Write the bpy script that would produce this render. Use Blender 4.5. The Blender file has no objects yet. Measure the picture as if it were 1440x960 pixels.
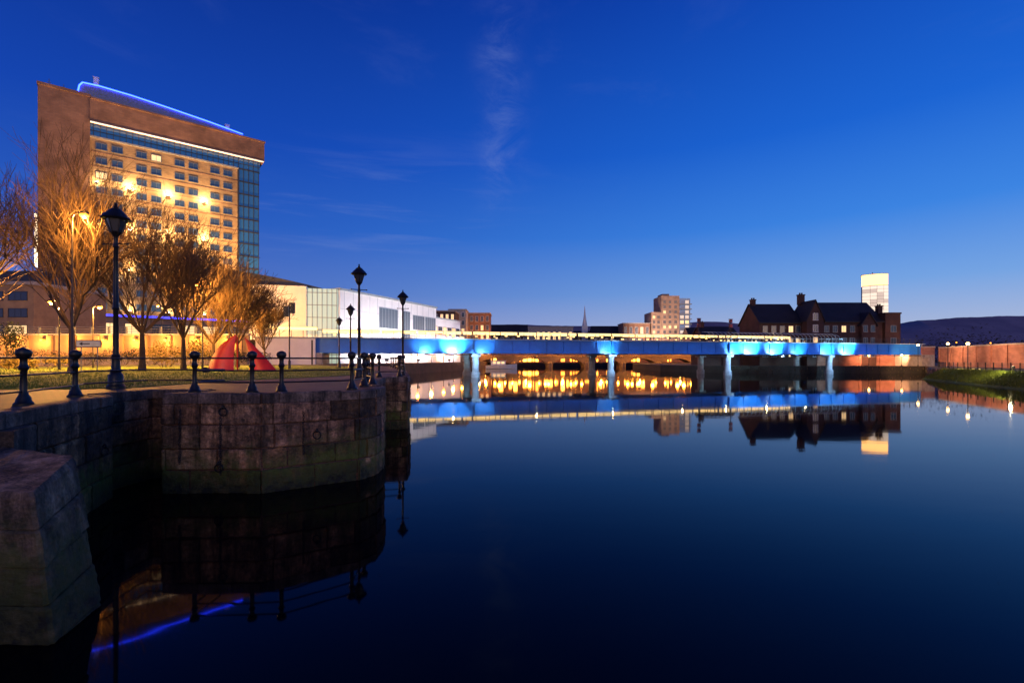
import bpy, math, random
from mathutils import Vector, Matrix
R = random.Random(7)
scene = bpy.context.scene
col = scene.collection
PI = math.pi
F, CX, HY, CZ = 680.0, 720.0, 505.0, 3.7     # focal length in pixels, horizon row, eye height over the river
QZ = 2.73                                     # quay level
def at(px, py, Y): return ((px-CX)/F*Y, Y, CZ+(HY-py)/F*Y)
def atx(px, Y): return (px-CX)/F*Y
def atz(py, Y): return CZ+(HY-py)/F*Y
def lin(r, g, b):
    f = lambda c: (c/255/12.92) if c/255 <= .04045 else ((c/255+.055)/1.055)**2.4
    return (f(r), f(g), f(b), 1)

# ------------------------------------------------------------------ materials
def nt(name):
    m = bpy.data.materials.new(name); m.use_nodes = True
    n = m.node_tree.nodes; l = m.node_tree.links
    return m, n, l, n['Principled BSDF']
def c4(c): return tuple(c)+(1,) if len(c) == 3 else tuple(c)
def mat(name, c1, c2=None, scale=3, rough=.6, metal=0, bump=0, spec=.5, bscale=None):
    m, n, l, p = nt(name)
    p.inputs['Roughness'].default_value = rough; p.inputs['Metallic'].default_value = metal
    p.inputs['Specular IOR Level'].default_value = spec
    if c2 is None: c2 = tuple(x*.75 for x in c1[:3])
    tc = n.new('ShaderNodeTexCoord'); ns = n.new('ShaderNodeTexNoise')
    ns.inputs['Scale'].default_value = scale; ns.inputs['Detail'].default_value = 7; ns.inputs['Roughness'].default_value = .65
    l.new(tc.outputs['Object'], ns.inputs['Vector'])
    rp = n.new('ShaderNodeValToRGB'); rp.color_ramp.elements[0].position = .36; rp.color_ramp.elements[1].position = .66
    rp.color_ramp.elements[0].color = c4(c2); rp.color_ramp.elements[1].color = c4(c1)
    l.new(ns.outputs['Fac'], rp.inputs['Fac']); out = rp.outputs['Color']
    l.new(out, p.inputs['Base Color'])
    if bump:
        b = n.new('ShaderNodeBump'); b.inputs['Strength'].default_value = .7; b.inputs['Distance'].default_value = bump
        n2 = n.new('ShaderNodeTexNoise'); n2.inputs['Scale'].default_value = bscale or scale*4; n2.inputs['Detail'].default_value = 8
        l.new(tc.outputs['Object'], n2.inputs['Vector'])
        l.new(n2.outputs['Fac'], b.inputs['Height']); l.new(b.outputs['Normal'], p.inputs['Normal'])
    return m
def brick(name, c1, c2, mortar, bw=.22, bh=.075, rough=.85, ms=.01, bump=.01, big=.35):
    m, n, l, p = nt(name); p.inputs['Roughness'].default_value = rough
    uv = n.new('ShaderNodeUVMap'); br = n.new('ShaderNodeTexBrick')
    br.inputs['Scale'].default_value = 1; br.inputs['Brick Width'].default_value = bw; br.inputs['Row Height'].default_value = bh
    br.inputs['Mortar Size'].default_value = ms; br.inputs['Color1'].default_value = c4(c1); br.inputs['Color2'].default_value = c4(c2)
    br.inputs['Mortar'].default_value = c4(mortar); br.inputs['Bias'].default_value = 0
    l.new(uv.outputs['UV'], br.inputs['Vector'])
    tc = n.new('ShaderNodeTexCoord'); ns = n.new('ShaderNodeTexNoise'); ns.inputs['Scale'].default_value = big; ns.inputs['Detail'].default_value = 8
    l.new(tc.outputs['Object'], ns.inputs['Vector'])
    mr = n.new('ShaderNodeMapRange'); mr.inputs[1].default_value = .3; mr.inputs[2].default_value = .7; mr.inputs[3].default_value = .58; mr.inputs[4].default_value = 1.22
    l.new(ns.outputs['Fac'], mr.inputs[0])
    mx = n.new('ShaderNodeMix'); mx.data_type = 'RGBA'; mx.blend_type = 'MULTIPLY'; mx.inputs[0].default_value = 1
    l.new(br.outputs['Color'], mx.inputs[6]); l.new(mr.outputs[0], mx.inputs[7]); l.new(mx.outputs[2], p.inputs['Base Color'])
    b = n.new('ShaderNodeBump'); b.invert = True; b.inputs['Distance'].default_value = bump; b.inputs['Strength'].default_value = .6
    l.new(br.outputs['Fac'], b.inputs['Height']); l.new(b.outputs['Normal'], p.inputs['Normal'])
    return m
def emit(name, c, s):
    m, n, l, p = nt(name)
    p.inputs['Base Color'].default_value = c4(c); p.inputs['Emission Color'].default_value = c4(c); p.inputs['Emission Strength'].default_value = s
    return m
def glass(name, c, rough=.08, e=0, ec=(1, .7, .4)):
    m, n, l, p = nt(name); p.inputs['Base Color'].default_value = c4(c); p.inputs['Roughness'].default_value = rough
    p.inputs['Specular IOR Level'].default_value = .8
    if e: p.inputs['Emission Color'].default_value = c4(ec); p.inputs['Emission Strength'].default_value = e
    return m
def mossy_stone(name, c1, c2, top=1.15, slime=.6):
    """wet harbour masonry: stained stone above, weed at the tide line"""
    m, n, l, p = nt(name); p.inputs['Roughness'].default_value = .78
    g = n.new('ShaderNodeNewGeometry'); sx = n.new('ShaderNodeSeparateXYZ'); l.new(g.outputs['Position'], sx.inputs[0])
    def noise(s, d=8, sc=(1,1,1), ro=.7):
        mp = n.new('ShaderNodeMapping'); mp.inputs['Scale'].default_value = sc; l.new(g.outputs['Position'], mp.inputs[0])
        q = n.new('ShaderNodeTexNoise'); q.inputs['Scale'].default_value = s; q.inputs['Detail'].default_value = d; q.inputs['Roughness'].default_value = ro
        l.new(mp.outputs[0], q.inputs['Vector']); return q
    def rng(x, a, b_, c, d):
        q = n.new('ShaderNodeMapRange'); l.new(x, q.inputs[0])
        for i, v in enumerate((a,b_,c,d)): q.inputs[i+1].default_value = v
        return q.outputs[0]
    def mul(a, b_):
        q = n.new('ShaderNodeMix'); q.data_type = 'RGBA'; q.blend_type = 'MULTIPLY'; q.inputs[0].default_value = 1
        l.new(a, q.inputs[6]); l.new(b_, q.inputs[7]); return q.outputs[2]
    n1 = noise(2.6, 10, (1,1,1), .75); rp = n.new('ShaderNodeValToRGB')
    rp.color_ramp.elements[0].position = .38; rp.color_ramp.elements[1].position = .68
    rp.color_ramp.elements[0].color = c4(c2); rp.color_ramp.elements[1].color = c4(c1); l.new(n1.outputs['Fac'], rp.inputs['Fac'])
    a = n.new('ShaderNodeAttribute'); a.attribute_name = 'tint'
    out = mul(rp.outputs['Color'], a.outputs['Color'])
    out = mul(out, rng(noise(1.6, 6, (1.6,1.6,.22)).outputs['Fac'], .38, .62, .22, 1.35))       # stains running down
    out = mul(out, rng(noise(16, 5).outputs['Fac'], .35, .65, .55, 1.3))
    n2 = noise(.9)
    def band(z0, z1, amp):
        ad = n.new('ShaderNodeMath'); ad.operation = 'MULTIPLY_ADD'; ad.inputs[1].default_value = amp
        l.new(n2.outputs['Fac'], ad.inputs[0]); l.new(sx.outputs['Z'], ad.inputs[2])
        return rng(ad.outputs[0], z0+amp*.5, z1+amp*.5, 1, 0)
    n4 = noise(4, 8)
    for (z0, z1, amp, cc) in ((top*.35, top*1.25, 3.2, (.10, .125, .014)), (slime*.25, slime, 1.3, (.010, .011, .006))):
        mx = n.new('ShaderNodeMix'); mx.data_type = 'RGBA'
        q = n.new('ShaderNodeMath'); q.operation = 'MULTIPLY'; l.new(band(z0, z1, amp), q.inputs[0]); l.new(rng(n4.outputs['Fac'], .34, .58, .25, 1), q.inputs[1])
        l.new(q.outputs[0], mx.inputs[0])
        l.new(out, mx.inputs[6]); mx.inputs[7].default_value = c4(cc); out = mx.outputs[2]
    l.new(out, p.inputs['Base Color'])
    n3 = noise(7, 10); b = n.new('ShaderNodeBump'); b.inputs['Distance'].default_value = .08; b.inputs['Strength'].default_value = .9
    l.new(n3.outputs['Fac'], b.inputs['Height']); l.new(b.outputs['Normal'], p.inputs['Normal'])
    return m

M = {}
M['iron'] = mat('black_painted_iron', (.012, .012, .013), (.03, .025, .022), 8, .38, .3, .004)
M['stone'] = mossy_stone('quay_stone', (.52, .30, .165), (.06, .038, .026))
M['coping'] = mossy_stone('coping_stone', (.38, .24, .165), (.09, .062, .046), top=.2)
M['pier'] = mossy_stone('pier_stone', (.48, .30, .19), (.045, .032, .023), top=1.55, slime=1.1)
M['paving'] = brick('quay_setts', (.14, .055, .034), (.08, .036, .024), (.022, .019, .016), .24, .12, .7, .012, .012, .6)
M['lawn'] = mat('mown_grass', (.17, .23, .018), (.08, .12, .010), .8, .95, 0, .06, bscale=14)
M['grass'] = mat('grass_blades', (.20, .25, .022), (.10, .14, .012), 1.5, .9)
M['asphalt'] = mat('asphalt', (.05, .05, .05), (.035, .035, .035), 2, .85, 0, .01, bscale=60)
M['earth'] = mat('dark_earth', (.045, .04, .035), (.025, .025, .02), .3, .95, 0, .1)
M['bark'] = mat('winter_bark', (.075, .048, .03), (.04, .025, .016), 3, .9, 0, .02)
M['twig'] = mat('winter_twigs', (.115, .068, .034), (.058, .035, .019), 1.2, .9)
M['hotelbrick'] = brick('buff_brick', (.49, .30, .14), (.41, .24, .11), (.32, .23, .15), .9, .3, .85, .02, .01)
M['hotelbrick2'] = brick('red_brown_brick', (.34, .17, .09), (.28, .135, .075), (.22, .13, .1), .9, .3, .85, .02, .01)
M['redbrick'] = brick('dark_red_brick', (.07, .027, .02), (.05, .02, .016), (.05, .034, .03), .6, .2, .85, .02)
M['pinkwall'] = brick('pink_rendered_brick', (.38, .17, .115), (.29, .12, .08), (.26, .16, .13), 1.2, .35, .85, .02)
M['tanbrick'] = brick('tan_pink_brick', (.46, .30, .20), (.40, .25, .165), (.38, .28, .2), 1.2, .35, .85, .02)
M['white'] = mat('white_cladding', (.82, .82, .83), (.72, .72, .73), .4, .5)
M['whitepaint'] = mat('white_paint', (.75, .75, .72), (.6, .6, .58), 2, .5)
M['concrete'] = mat('pale_concrete', (.42, .38, .33), (.26, .235, .21), 1, .85, 0, .02)
M['pierc'] = mat('bridge_pier_concrete', (.36, .37, .38), (.22, .225, .23), 1, .85, 0, .02)
M['darkstone'] = mat('dark_bridge_stone', (.17, .12, .085), (.10, .075, .055), .6, .9, 0, .04)
M['tan'] = mat('tan_render', (.42, .27, .14), (.25, .16, .09), .25, .85)
M['metal'] = mat('grey_metal', (.20, .21, .23), (.14, .15, .16), 2, .4, .5)
M['darkmetal'] = mat('dark_roof_metal', (.045, .05, .06), (.03, .033, .04), 1, .45, .3)
M['slate'] = brick('roof_slates', (.022, .018, .02), (.015, .013, .014), (.01, .01, .01), .5, .3, .7, .02, .02)
M['bluepaint'] = mat('blue_girder_paint', (.018, .20, .60), (.013, .15, .50), .5, .45)
M['greypaint'] = mat('pale_edge_paint', (.34, .41, .46), (.26, .32, .36), 1, .5)
M['red'] = mat('red_painted_steel', (.48, .014, .012), (.30, .010, .009), 1.5, .5)
M['hill'] = mat('haze_tinted_hillside', (.26, .20, .23), (.17, .13, .17), .004, 1)  # haze of the distant air is mixed into this base colour
M['wood'] = mat('dark_woodland', (.05, .04, .022), (.018, .017, .01), .2, .95)
M['leaf'] = mat('shrub_leaves', (.18, .12, .03), (.08, .065, .018), 1.5, .8)
M['leafdark'] = mat('dark_shrub_leaves', (.035, .05, .018), (.018, .025, .01), 1.5, .7)
M['glass'] = glass('dark_window_glass', (.015, .03, .055))
M['glassd'] = glass('grey_hall_glass', (.10, .12, .15), .15, .02, (.6, .8, 1))
M['glassh'] = glass('blue_hotel_glass', (.03, .05, .09), .1, .03, (.3, .55, 1))
M['glassb'] = glass('blue_curtain_glass', (.02, .08, .22), .12, .08, (.12, .42, 1))
M['glassg'] = glass('lit_green_glass', (.25, .34, .32), .15, .42, (.68, .95, .82))
M['glasslit'] = glass('lit_window', (.3, .2, .1), .2, 1.4, (1, .62, .26))
M['glassgold'] = glass('added_golden_glow', (.3, .2, .1), .2, 13, (1, .33, .035))  # gold and amber glow of the added arcade
M['glassgold2'] = glass('added_amber_glow', (.3, .2, .1), .2, 6, (1, .28, .025))
M['glasscool'] = glass('pale_lit_window', (.3, .3, .3), .2, 1.1, (1, .80, .60))
M['glassdim'] = glass('dim_lit_window', (.3, .3, .3), .2, .7, (1, .74, .55))
M['lantern'] = glass('lantern_glass', (.06, .06, .06), .15)
M['sodium'] = emit('sodium_lamp', (1, .34, .03), 4.5)
M['warm'] = emit('warm_lamp', (1, .58, .18), 22)
M['gold'] = emit('golden_lamp', (1, .36, .03), 110)
M['neon'] = emit('blue_neon', (.011, .030, 1), 24)
M['neon2'] = emit('violet_blue_neon', (.05, .05, 1), 3)
M['strip'] = emit('warm_white_strip', (1, .9, .75), .7)
M['handrail'] = emit('lit_handrail', (1, .66, .23), 2.6)
M['flood'] = emit('floodlight_lens', (1, .88, .6), 40)
M['bluelens'] = emit('blue_white_lens', (.45, .75, 1), 40)
M['bluetube'] = emit('blue_tube', (.08, .4, 1), 2)
M['crown'] = emit('lit_crown', (1, .50, .15), 4)
M['corner'] = emit('corner_light', (1, .8, .5), 4)
M['redlens'] = mat('dark_red_lens', (.25, .01, .01), None, 2, .2)
M['mastred'] = mat('dull_red_paint', (.16, .015, .015), None, 2, .5)

# ------------------------------------------------------------------ mesh builder
class MB:
    def __init__(s): s.v = []; s.f = []; s.t = []; s.tt = 1
    def add(s, vs, fs):
        k = len(s.v); s.v += [tuple(p) for p in vs]; s.f += [tuple(i+k for i in f) for f in fs]; s.t += [s.tt]*len(fs)
    def box(s, x0, x1, y0, y1, z0, z1):
        s.add([(x0,y0,z0),(x1,y0,z0),(x1,y1,z0),(x0,y1,z0),(x0,y0,z1),(x1,y0,z1),(x1,y1,z1),(x0,y1,z1)],
              [(3,2,1,0),(4,5,6,7),(0,1,5,4),(1,2,6,5),(2,3,7,6),(3,0,4,7)]); return s
    def prism(s, poly, z0, z1, bottom=True):
        n = len(poly); a = sum(poly[i][0]*poly[(i+1)%n][1]-poly[(i+1)%n][0]*poly[i][1] for i in range(n))
        if a < 0: poly = poly[::-1]
        s.add([(x,y,z0) for x,y in poly]+[(x,y,z1) for x,y in poly],
              [tuple(range(n,2*n))]+([tuple(range(n-1,-1,-1))] if bottom else [])+[(i,(i+1)%n,n+(i+1)%n,n+i) for i in range(n)]); return s
    def xz(s, prof, y0, y1):          # profile in x-z, extruded along y
        n = len(prof); a = sum(prof[i][0]*prof[(i+1)%n][1]-prof[(i+1)%n][0]*prof[i][1] for i in range(n))
        if a < 0: prof = prof[::-1]
        s.add([(x,y0,z) for x,z in prof]+[(x,y1,z) for x,z in prof],
              [tuple(range(n)), tuple(range(2*n-1,n-1,-1))]+[(n+i, n+(i+1)%n, (i+1)%n, i) for i in range(n)]); return s
    def yz(s, prof, x0, x1):
        n = len(prof); a = sum(prof[i][0]*prof[(i+1)%n][1]-prof[(i+1)%n][0]*prof[i][1] for i in range(n))
        if a < 0: prof = prof[::-1]
        s.add([(x0,y,z) for y,z in prof]+[(x1,y,z) for y,z in prof],
              [tuple(range(n-1,-1,-1)), tuple(range(n,2*n))]+[(i,(i+1)%n,n+(i+1)%n,n+i) for i in range(n)]); return s
    def tube(s, p, q, r0, r1=None, n=6, caps=True):
        r1 = r0 if r1 is None else r1; p = Vector(p); q = Vector(q); d = (q-p)
        if d.length < 1e-6: return s
        d.normalize(); a = d.cross(Vector((0,0,1)) if abs(d.z) < .9 else Vector((1,0,0))).normalized(); b = d.cross(a)
        vs = []
        for c, r in ((p,r0),(q,r1)):
            for i in range(n):
                t = 2*PI*i/n; vs.append(c+a*(r*math.cos(t))+b*(r*math.sin(t)))
        fs = [(i,n+i,n+(i+1)%n,(i+1)%n) for i in range(n)]
        if caps: fs += [tuple(range(n)), tuple(range(2*n-1,n-1,-1))]
        s.add(vs, fs); return s
    def path(s, pts, r, n=8):
        for i in range(len(pts)-1): s.tube(pts[i], pts[i+1], r, r, n)
        return s
    def lathe(s, prof, c=(0,0,0), n=16):
        vs = []; fs = []; m = len(prof)
        for r, z in prof:
            for i in range(n):
                t = 2*PI*(i+.5)/n; vs.append((c[0]+r*math.cos(t), c[1]+r*math.sin(t), c[2]+z))
        for j in range(m-1):
            for i in range(n): fs.append((j*n+i, j*n+(i+1)%n, (j+1)*n+(i+1)%n, (j+1)*n+i))
        fs.append(tuple(range(n-1,-1,-1))); fs.append(tuple((m-1)*n+i for i in range(n)))
        s.add(vs, fs); return s
    def torus(s, c, RR, r, ax='y', n=16, k=6, sz=1):
        vs = []; fs = []
        for i in range(n):
            t = 2*PI*i/n
            for j in range(k):
                u = 2*PI*j/k; a = (RR+r*math.cos(u))*math.cos(t); b = (RR+r*math.cos(u))*math.sin(t)*sz; h = r*math.sin(u)
                o = {'y': (a,h,b), 'x': (h,a,b), 'z': (a,b,h)}[ax]; vs.append((c[0]+o[0], c[1]+o[1], c[2]+o[2]))
        for i in range(n):
            for j in range(k): fs.append((i*k+j, ((i+1)%n)*k+j, ((i+1)%n)*k+(j+1)%k, i*k+(j+1)%k))
        s.add(vs, fs); return s
    def build(s, name, m, parent=None, loc=None, smooth=False, uv=True):
        me = bpy.data.meshes.new(name); me.from_pydata(s.v, [], s.f); me.update()
        if uv:
            ul = me.uv_layers.new(name='UVMap'); buf = [0.0]*(2*len(me.loops)); V = me.vertices
            for p in me.polygons:
                nn = p.normal
                if abs(nn.z) > .75:
                    for li in p.loop_indices:
                        co = V[me.loops[li].vertex_index].co; buf[2*li] = co.x; buf[2*li+1] = co.y
                else:
                    h = math.hypot(nn.x, nn.y) or 1; tx, ty = -nn.y/h, nn.x/h
                    for li in p.loop_indices:
                        co = V[me.loops[li].vertex_index].co; buf[2*li] = co.x*tx+co.y*ty; buf[2*li+1] = co.z
            ul.data.foreach_set('uv', buf)
        if any(t != 1 for t in s.t):
            ca = me.color_attributes.new('tint', 'FLOAT_COLOR', 'CORNER'); cb = [1.0]*(4*len(me.loops))
            for p in me.polygons:
                t = s.t[p.index]; t = (t,t,t) if not isinstance(t, tuple) else t
                for li in p.loop_indices: cb[4*li:4*li+3] = t
            ca.data.foreach_set('color', cb)
        if smooth:
            me.polygons.foreach_set('use_smooth', [True]*len(me.polygons)); me.set_sharp_from_angle(angle=math.radians(38))
        me.materials.append(m)
        o = bpy.data.objects.new(name, me); col.objects.link(o)
        if parent: o.parent = parent
        if loc: o.location = loc
        return o
def tag(o, label, cat, group=None, kind=None):
    o['label'] = label; o['category'] = cat
    if group: o['group'] = group
    if kind: o['kind'] = kind
    return o
def thing(name, label, cat, loc=(0,0,0), rz=0, group=None):
    o = bpy.data.objects.new(name, None); col.objects.link(o); o.location = loc; o.rotation_euler = (0,0,rz); o.empty_display_size = .2
    return tag(o, label, cat, group)
def struct(name, mb, m, label, cat):
    return tag(mb.build(name, m), label, cat, kind='structure')
def dup(root, loc=None, rz=None, label=None, scale=None):
    r = root.copy(); col.objects.link(r)
    if loc: r.location = loc
    if rz is not None: r.rotation_euler = (0,0,rz)
    if scale: r.scale = (scale,)*3
    if label: r['label'] = label
    for ch in list(root.children):
        c = ch.copy(); col.objects.link(c); c.parent = r
        for g in list(ch.children):
            d = g.copy(); col.objects.link(d); d.parent = c
    return r
def lamp(loc, watts, c, radius=.15, parent=None, kind='POINT', aim=None, angle=100, name='light', blend=.6):
    d = bpy.data.lights.new(name, kind); d.energy = watts; d.color = c[:3]; d.shadow_soft_size = radius
    if kind == 'SPOT': d.spot_size = math.radians(angle); d.spot_blend = blend
    o = bpy.data.objects.new(name, d); col.objects.link(o); o.location = loc
    if aim is not None: o.rotation_euler = (Vector(aim)-Vector(loc)).to_track_quat('-Z','Y').to_euler()
    if parent: o.parent = parent
    return o
_tx = {}
def rough(o, lv, strength, size):
    """weathered surface: real displacement of the stone faces"""
    if size not in _tx:
        t = bpy.data.textures.new('weathering', 'CLOUDS'); t.noise_scale = size; t.noise_depth = 4; _tx[size] = t
    s = o.modifiers.new('subdivide', 'SUBSURF'); s.subdivision_type = 'SIMPLE'; s.levels = s.render_levels = lv
    d = o.modifiers.new('weather', 'DISPLACE'); d.texture = _tx[size]; d.strength = strength; d.mid_level = .5; d.texture_coords = 'GLOBAL'
_wc = {}
def window(parent, x, z, w, h, frame, pane, y=0, rz=0, mull=1, px=None):
    key = (w, h, frame, mull)
    if key not in _wc:
        b = MB(); t = .11
        b.box(-w/2-t,-w/2,-.10,.02,0,h).box(w/2,w/2+t,-.10,.02,0,h).box(-w/2-t,w/2+t,-.10,.02,h,h+t).box(-w/2-t-.06,w/2+t+.06,-.17,.02,-t,0)
        for i in range(mull):
            xx = -w/2+w*(i+1)/(mull+1); b.box(xx-.035,xx+.035,-.07,-.02,0,h)
        o = b.build('window', M[frame]); _wc[key] = o.data; bpy.data.objects.remove(o)
    if (w,h,pane) not in _wc:
        o = MB().box(-w/2,w/2,-.045,-.015,0,h).build('pane', M[pane]); _wc[(w,h,pane)] = o.data; bpy.data.objects.remove(o)
    wo = bpy.data.objects.new('window', _wc[key]); col.objects.link(wo); wo.parent = parent; wo.location = (x,y,z); wo.rotation_euler = (0,0,rz)
    po = bpy.data.objects.new('pane', _wc[(w,h,pane)]); col.objects.link(po); po.parent = wo
    return wo

# ------------------------------------------------------------------ world
w = bpy.data.worlds.new('World'); scene.world = w; w.use_nodes = True
n = w.node_tree.nodes; l = w.node_tree.links; n.clear()
out = n.new('ShaderNodeOutputWorld'); bg = n.new('ShaderNodeBackground'); tc = n.new('ShaderNodeTexCoord'); sx = n.new('ShaderNodeSeparateXYZ')
l.new(tc.outputs['Generated'], sx.inputs[0])
def ramp(stops):
    r = n.new('ShaderNodeValToRGB'); e = r.color_ramp.elements
    while len(e) < len(stops): e.new(.5)
    for i, (p, c) in enumerate(stops): e[i].position = p; e[i].color = lin(*c)
    l.new(sx.outputs['Z'], r.inputs['Fac']); return r
def mth(op, a, b=None, c=None):
    q = n.new('ShaderNodeMath'); q.operation = op
    for i, v in enumerate((a, b, c)):
        if v is None: continue
        if isinstance(v, (int, float)): q.inputs[i].default_value = v
        else: l.new(v, q.inputs[i])
    return q.outputs[0]
rl = ramp([(0, (164,160,196)), (.06, (116,132,196)), (.13, (74,108,192)), (.24, (36,87,188)), (.38, (15,66,174)), (.6, (5,42,136)), (1, (0,16,62))])
rr = ramp([(0, (194,188,210)), (.06, (162,180,218)), (.13, (114,162,226)), (.24, (56,131,226)), (.38, (20,99,211)), (.6, (5,66,178)), (1, (0,24,86))])
az = n.new('ShaderNodeMapRange'); az.inputs[1].default_value = -.75; az.inputs[2].default_value = .8; az.interpolation_type = 'SMOOTHSTEP'
l.new(sx.outputs['X'], az.inputs[0])
mx = n.new('ShaderNodeMix'); mx.data_type = 'RGBA'; l.new(az.outputs[0], mx.inputs[0]); l.new(rl.outputs[0], mx.inputs[6]); l.new(rr.outputs[0], mx.inputs[7])
# thin high cloud: one ragged upright wisp and some faint level streaks
def noise3(scale, sc, rough=.6, dist=0):
    mp = n.new('ShaderNodeMapping'); mp.inputs['Scale'].default_value = sc; l.new(tc.outputs['Generated'], mp.inputs[0])
    q = n.new('ShaderNodeTexNoise'); q.inputs['Scale'].default_value = scale; q.inputs['Detail'].default_value = 9; q.inputs['Roughness'].default_value = rough; q.inputs['Distortion'].default_value = dist
    l.new(mp.outputs[0], q.inputs['Vector']); return q.outputs['Fac']
yy = mth('MAXIMUM', sx.outputs['Y'], .05)
u = mth('DIVIDE', sx.outputs['X'], yy); v = mth('DIVIDE', sx.outputs['Z'], yy)
n1 = noise3(3.0, (1,1,2.0)); n2 = noise3(9, (1,1,1.6), .68, .8)
uu = mth('ADD', u, mth('MULTIPLY', mth('SUBTRACT', n1, .5), .16)); uu = mth('ADD', uu, .035)
g1 = mth('MULTIPLY', uu, 30); g1 = mth('EXPONENT', mth('MULTIPLY', mth('MULTIPLY', g1, g1), -1))
def sstep(x, a, b, c=0, d=1):
    q = n.new('ShaderNodeMapRange'); q.interpolation_type = 'SMOOTHSTEP'; l.new(x, q.inputs[0])
    for i, t_ in enumerate((a,b,c,d)): q.inputs[i+1].default_value = t_
    return q.outputs[0]
wisp = mth('MULTIPLY', mth('MULTIPLY', g1, mth('MULTIPLY', sstep(v,.26,.40), sstep(v,.62,.82,1,0))), sstep(n2,.34,.70))
n4 = noise3(2.2, (1.2,1.2,14), .62, .4)
strk = mth('MULTIPLY', mth('MULTIPLY', sstep(n4,.5,.75), mth('MULTIPLY', sstep(v,.12,.28), sstep(v,.30,.5,1,0))), sstep(u,.12,-.25,0,1))
n5 = noise3(1.6, (2.2,1.2,5), .62, .4)
cl = mth('ADD', mth('ADD', mth('MULTIPLY', wisp, .31), mth('MULTIPLY', strk, .26)), mth('MULTIPLY', sstep(n5,.55,.85), .10))
m2 = n.new('ShaderNodeMix'); m2.data_type = 'RGBA'; l.new(cl, m2.inputs[0]); l.new(mx.outputs[2], m2.inputs[6]); m2.inputs[7].default_value = lin(120, 142, 205)
l.new(m2.outputs[2], bg.inputs['Color']); bg.inputs['Strength'].default_value = 1.0
sky = n.new('ShaderNodeTexSky'); sky.sky_type = 'NISHITA'; sky.sun_disc = False
sky.sun_elevation = math.radians(1); sky.sun_rotation = math.radians(225)
bg2 = n.new('ShaderNodeBackground'); bg2.inputs['Strength'].default_value = .006; l.new(sky.outputs[0], bg2.inputs['Color'])
ad = n.new('ShaderNodeAddShader'); l.new(bg.outputs[0], ad.inputs[0]); l.new(bg2.outputs[0], ad.inputs[1]); l.new(ad.outputs[0], out.inputs[0])
sd = bpy.data.lights.new('sun', 'SUN'); sd.energy = .52; sd.angle = math.radians(30); sd.color = (1, .62, .37)
so = bpy.data.objects.new('sun', sd); col.objects.link(so)
so.rotation_euler = Vector((-.3, .95, -.12)).to_track_quat('-Z','Y').to_euler()

# ------------------------------------------------------------------ water
wm, n, l, p = nt('river_water')
p.inputs['Base Color'].default_value = (.001, .0014, .003, 1); p.inputs['Roughness'].default_value = .035; p.inputs['IOR'].default_value = 1.17
tc = n.new('ShaderNodeTexCoord'); mp = n.new('ShaderNodeMapping'); mp.inputs['Scale'].default_value = (.35, .9, 1); l.new(tc.outputs['Object'], mp.inputs[0])
ns = n.new('ShaderNodeTexNoise'); ns.inputs['Scale'].default_value = .6; ns.inputs['Detail'].default_value = 3; l.new(mp.outputs[0], ns.inputs['Vector'])
b = n.new('ShaderNodeBump'); b.inputs['Strength'].default_value = 1; b.inputs['Distance'].default_value = .003
l.new(ns.outputs['Fac'], b.inputs['Height']); l.new(b.outputs['Normal'], p.inputs['Normal'])
struct('water', MB().prism([(-7000,-300),(7000,-300),(7000,9000),(-7000,9000)], -3, 0), wm, 'calm dark blue river mirroring the sky and the lit bridge', 'river')

# ------------------------------------------------------------------ left quay
qp = [(-8.2,6.6),(-9.0,8.5),(-10.75,12.9),(-11.35,13.1),(-11.3,15.2),(-9.6,15.2),(-9.6,13.36),(-6.95,13.42),(-4.72,14.85),(-4.42,15.5),(-4.42,16.3),(-4.5,16.9),(-4.75,17.5),(-5.4,19),(-6.2,22),(-6.7,25.5),(-5.62,25.75),(-5.75,27),(-7.1,32.8),(-8.8,40),(-14,60),(-25,80),(-35.2,88.6)]
landL = qp+[(-31,96),(-16,165),(-12,205),(-12,240),(-900,240),(-900,-60),(-12,-60),(-12,5.5)]
struct('quay_paving', MB().prism(landL, -2, QZ), M['paving'], 'brown brick paved quayside running along the left bank', 'pavement')
def resample(path):
    acc = [0]
    for i in range(len(path)-1): acc.append(acc[-1]+math.dist(path[i], path[i+1]))
    def pos(s):
        s = max(0, min(acc[-1], s))
        for i in range(len(path)-1):
            if s <= acc[i+1]+1e-9:
                t = (s-acc[i])/(acc[i+1]-acc[i]); a, b_ = path[i], path[i+1]; d = ((b_[0]-a[0]), (b_[1]-a[1])); L = math.hypot(*d)
                return (a[0]+d[0]*t, a[1]+d[1]*t, d[1]/L, -d[0]/L)
        return None
    return acc, pos
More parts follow.
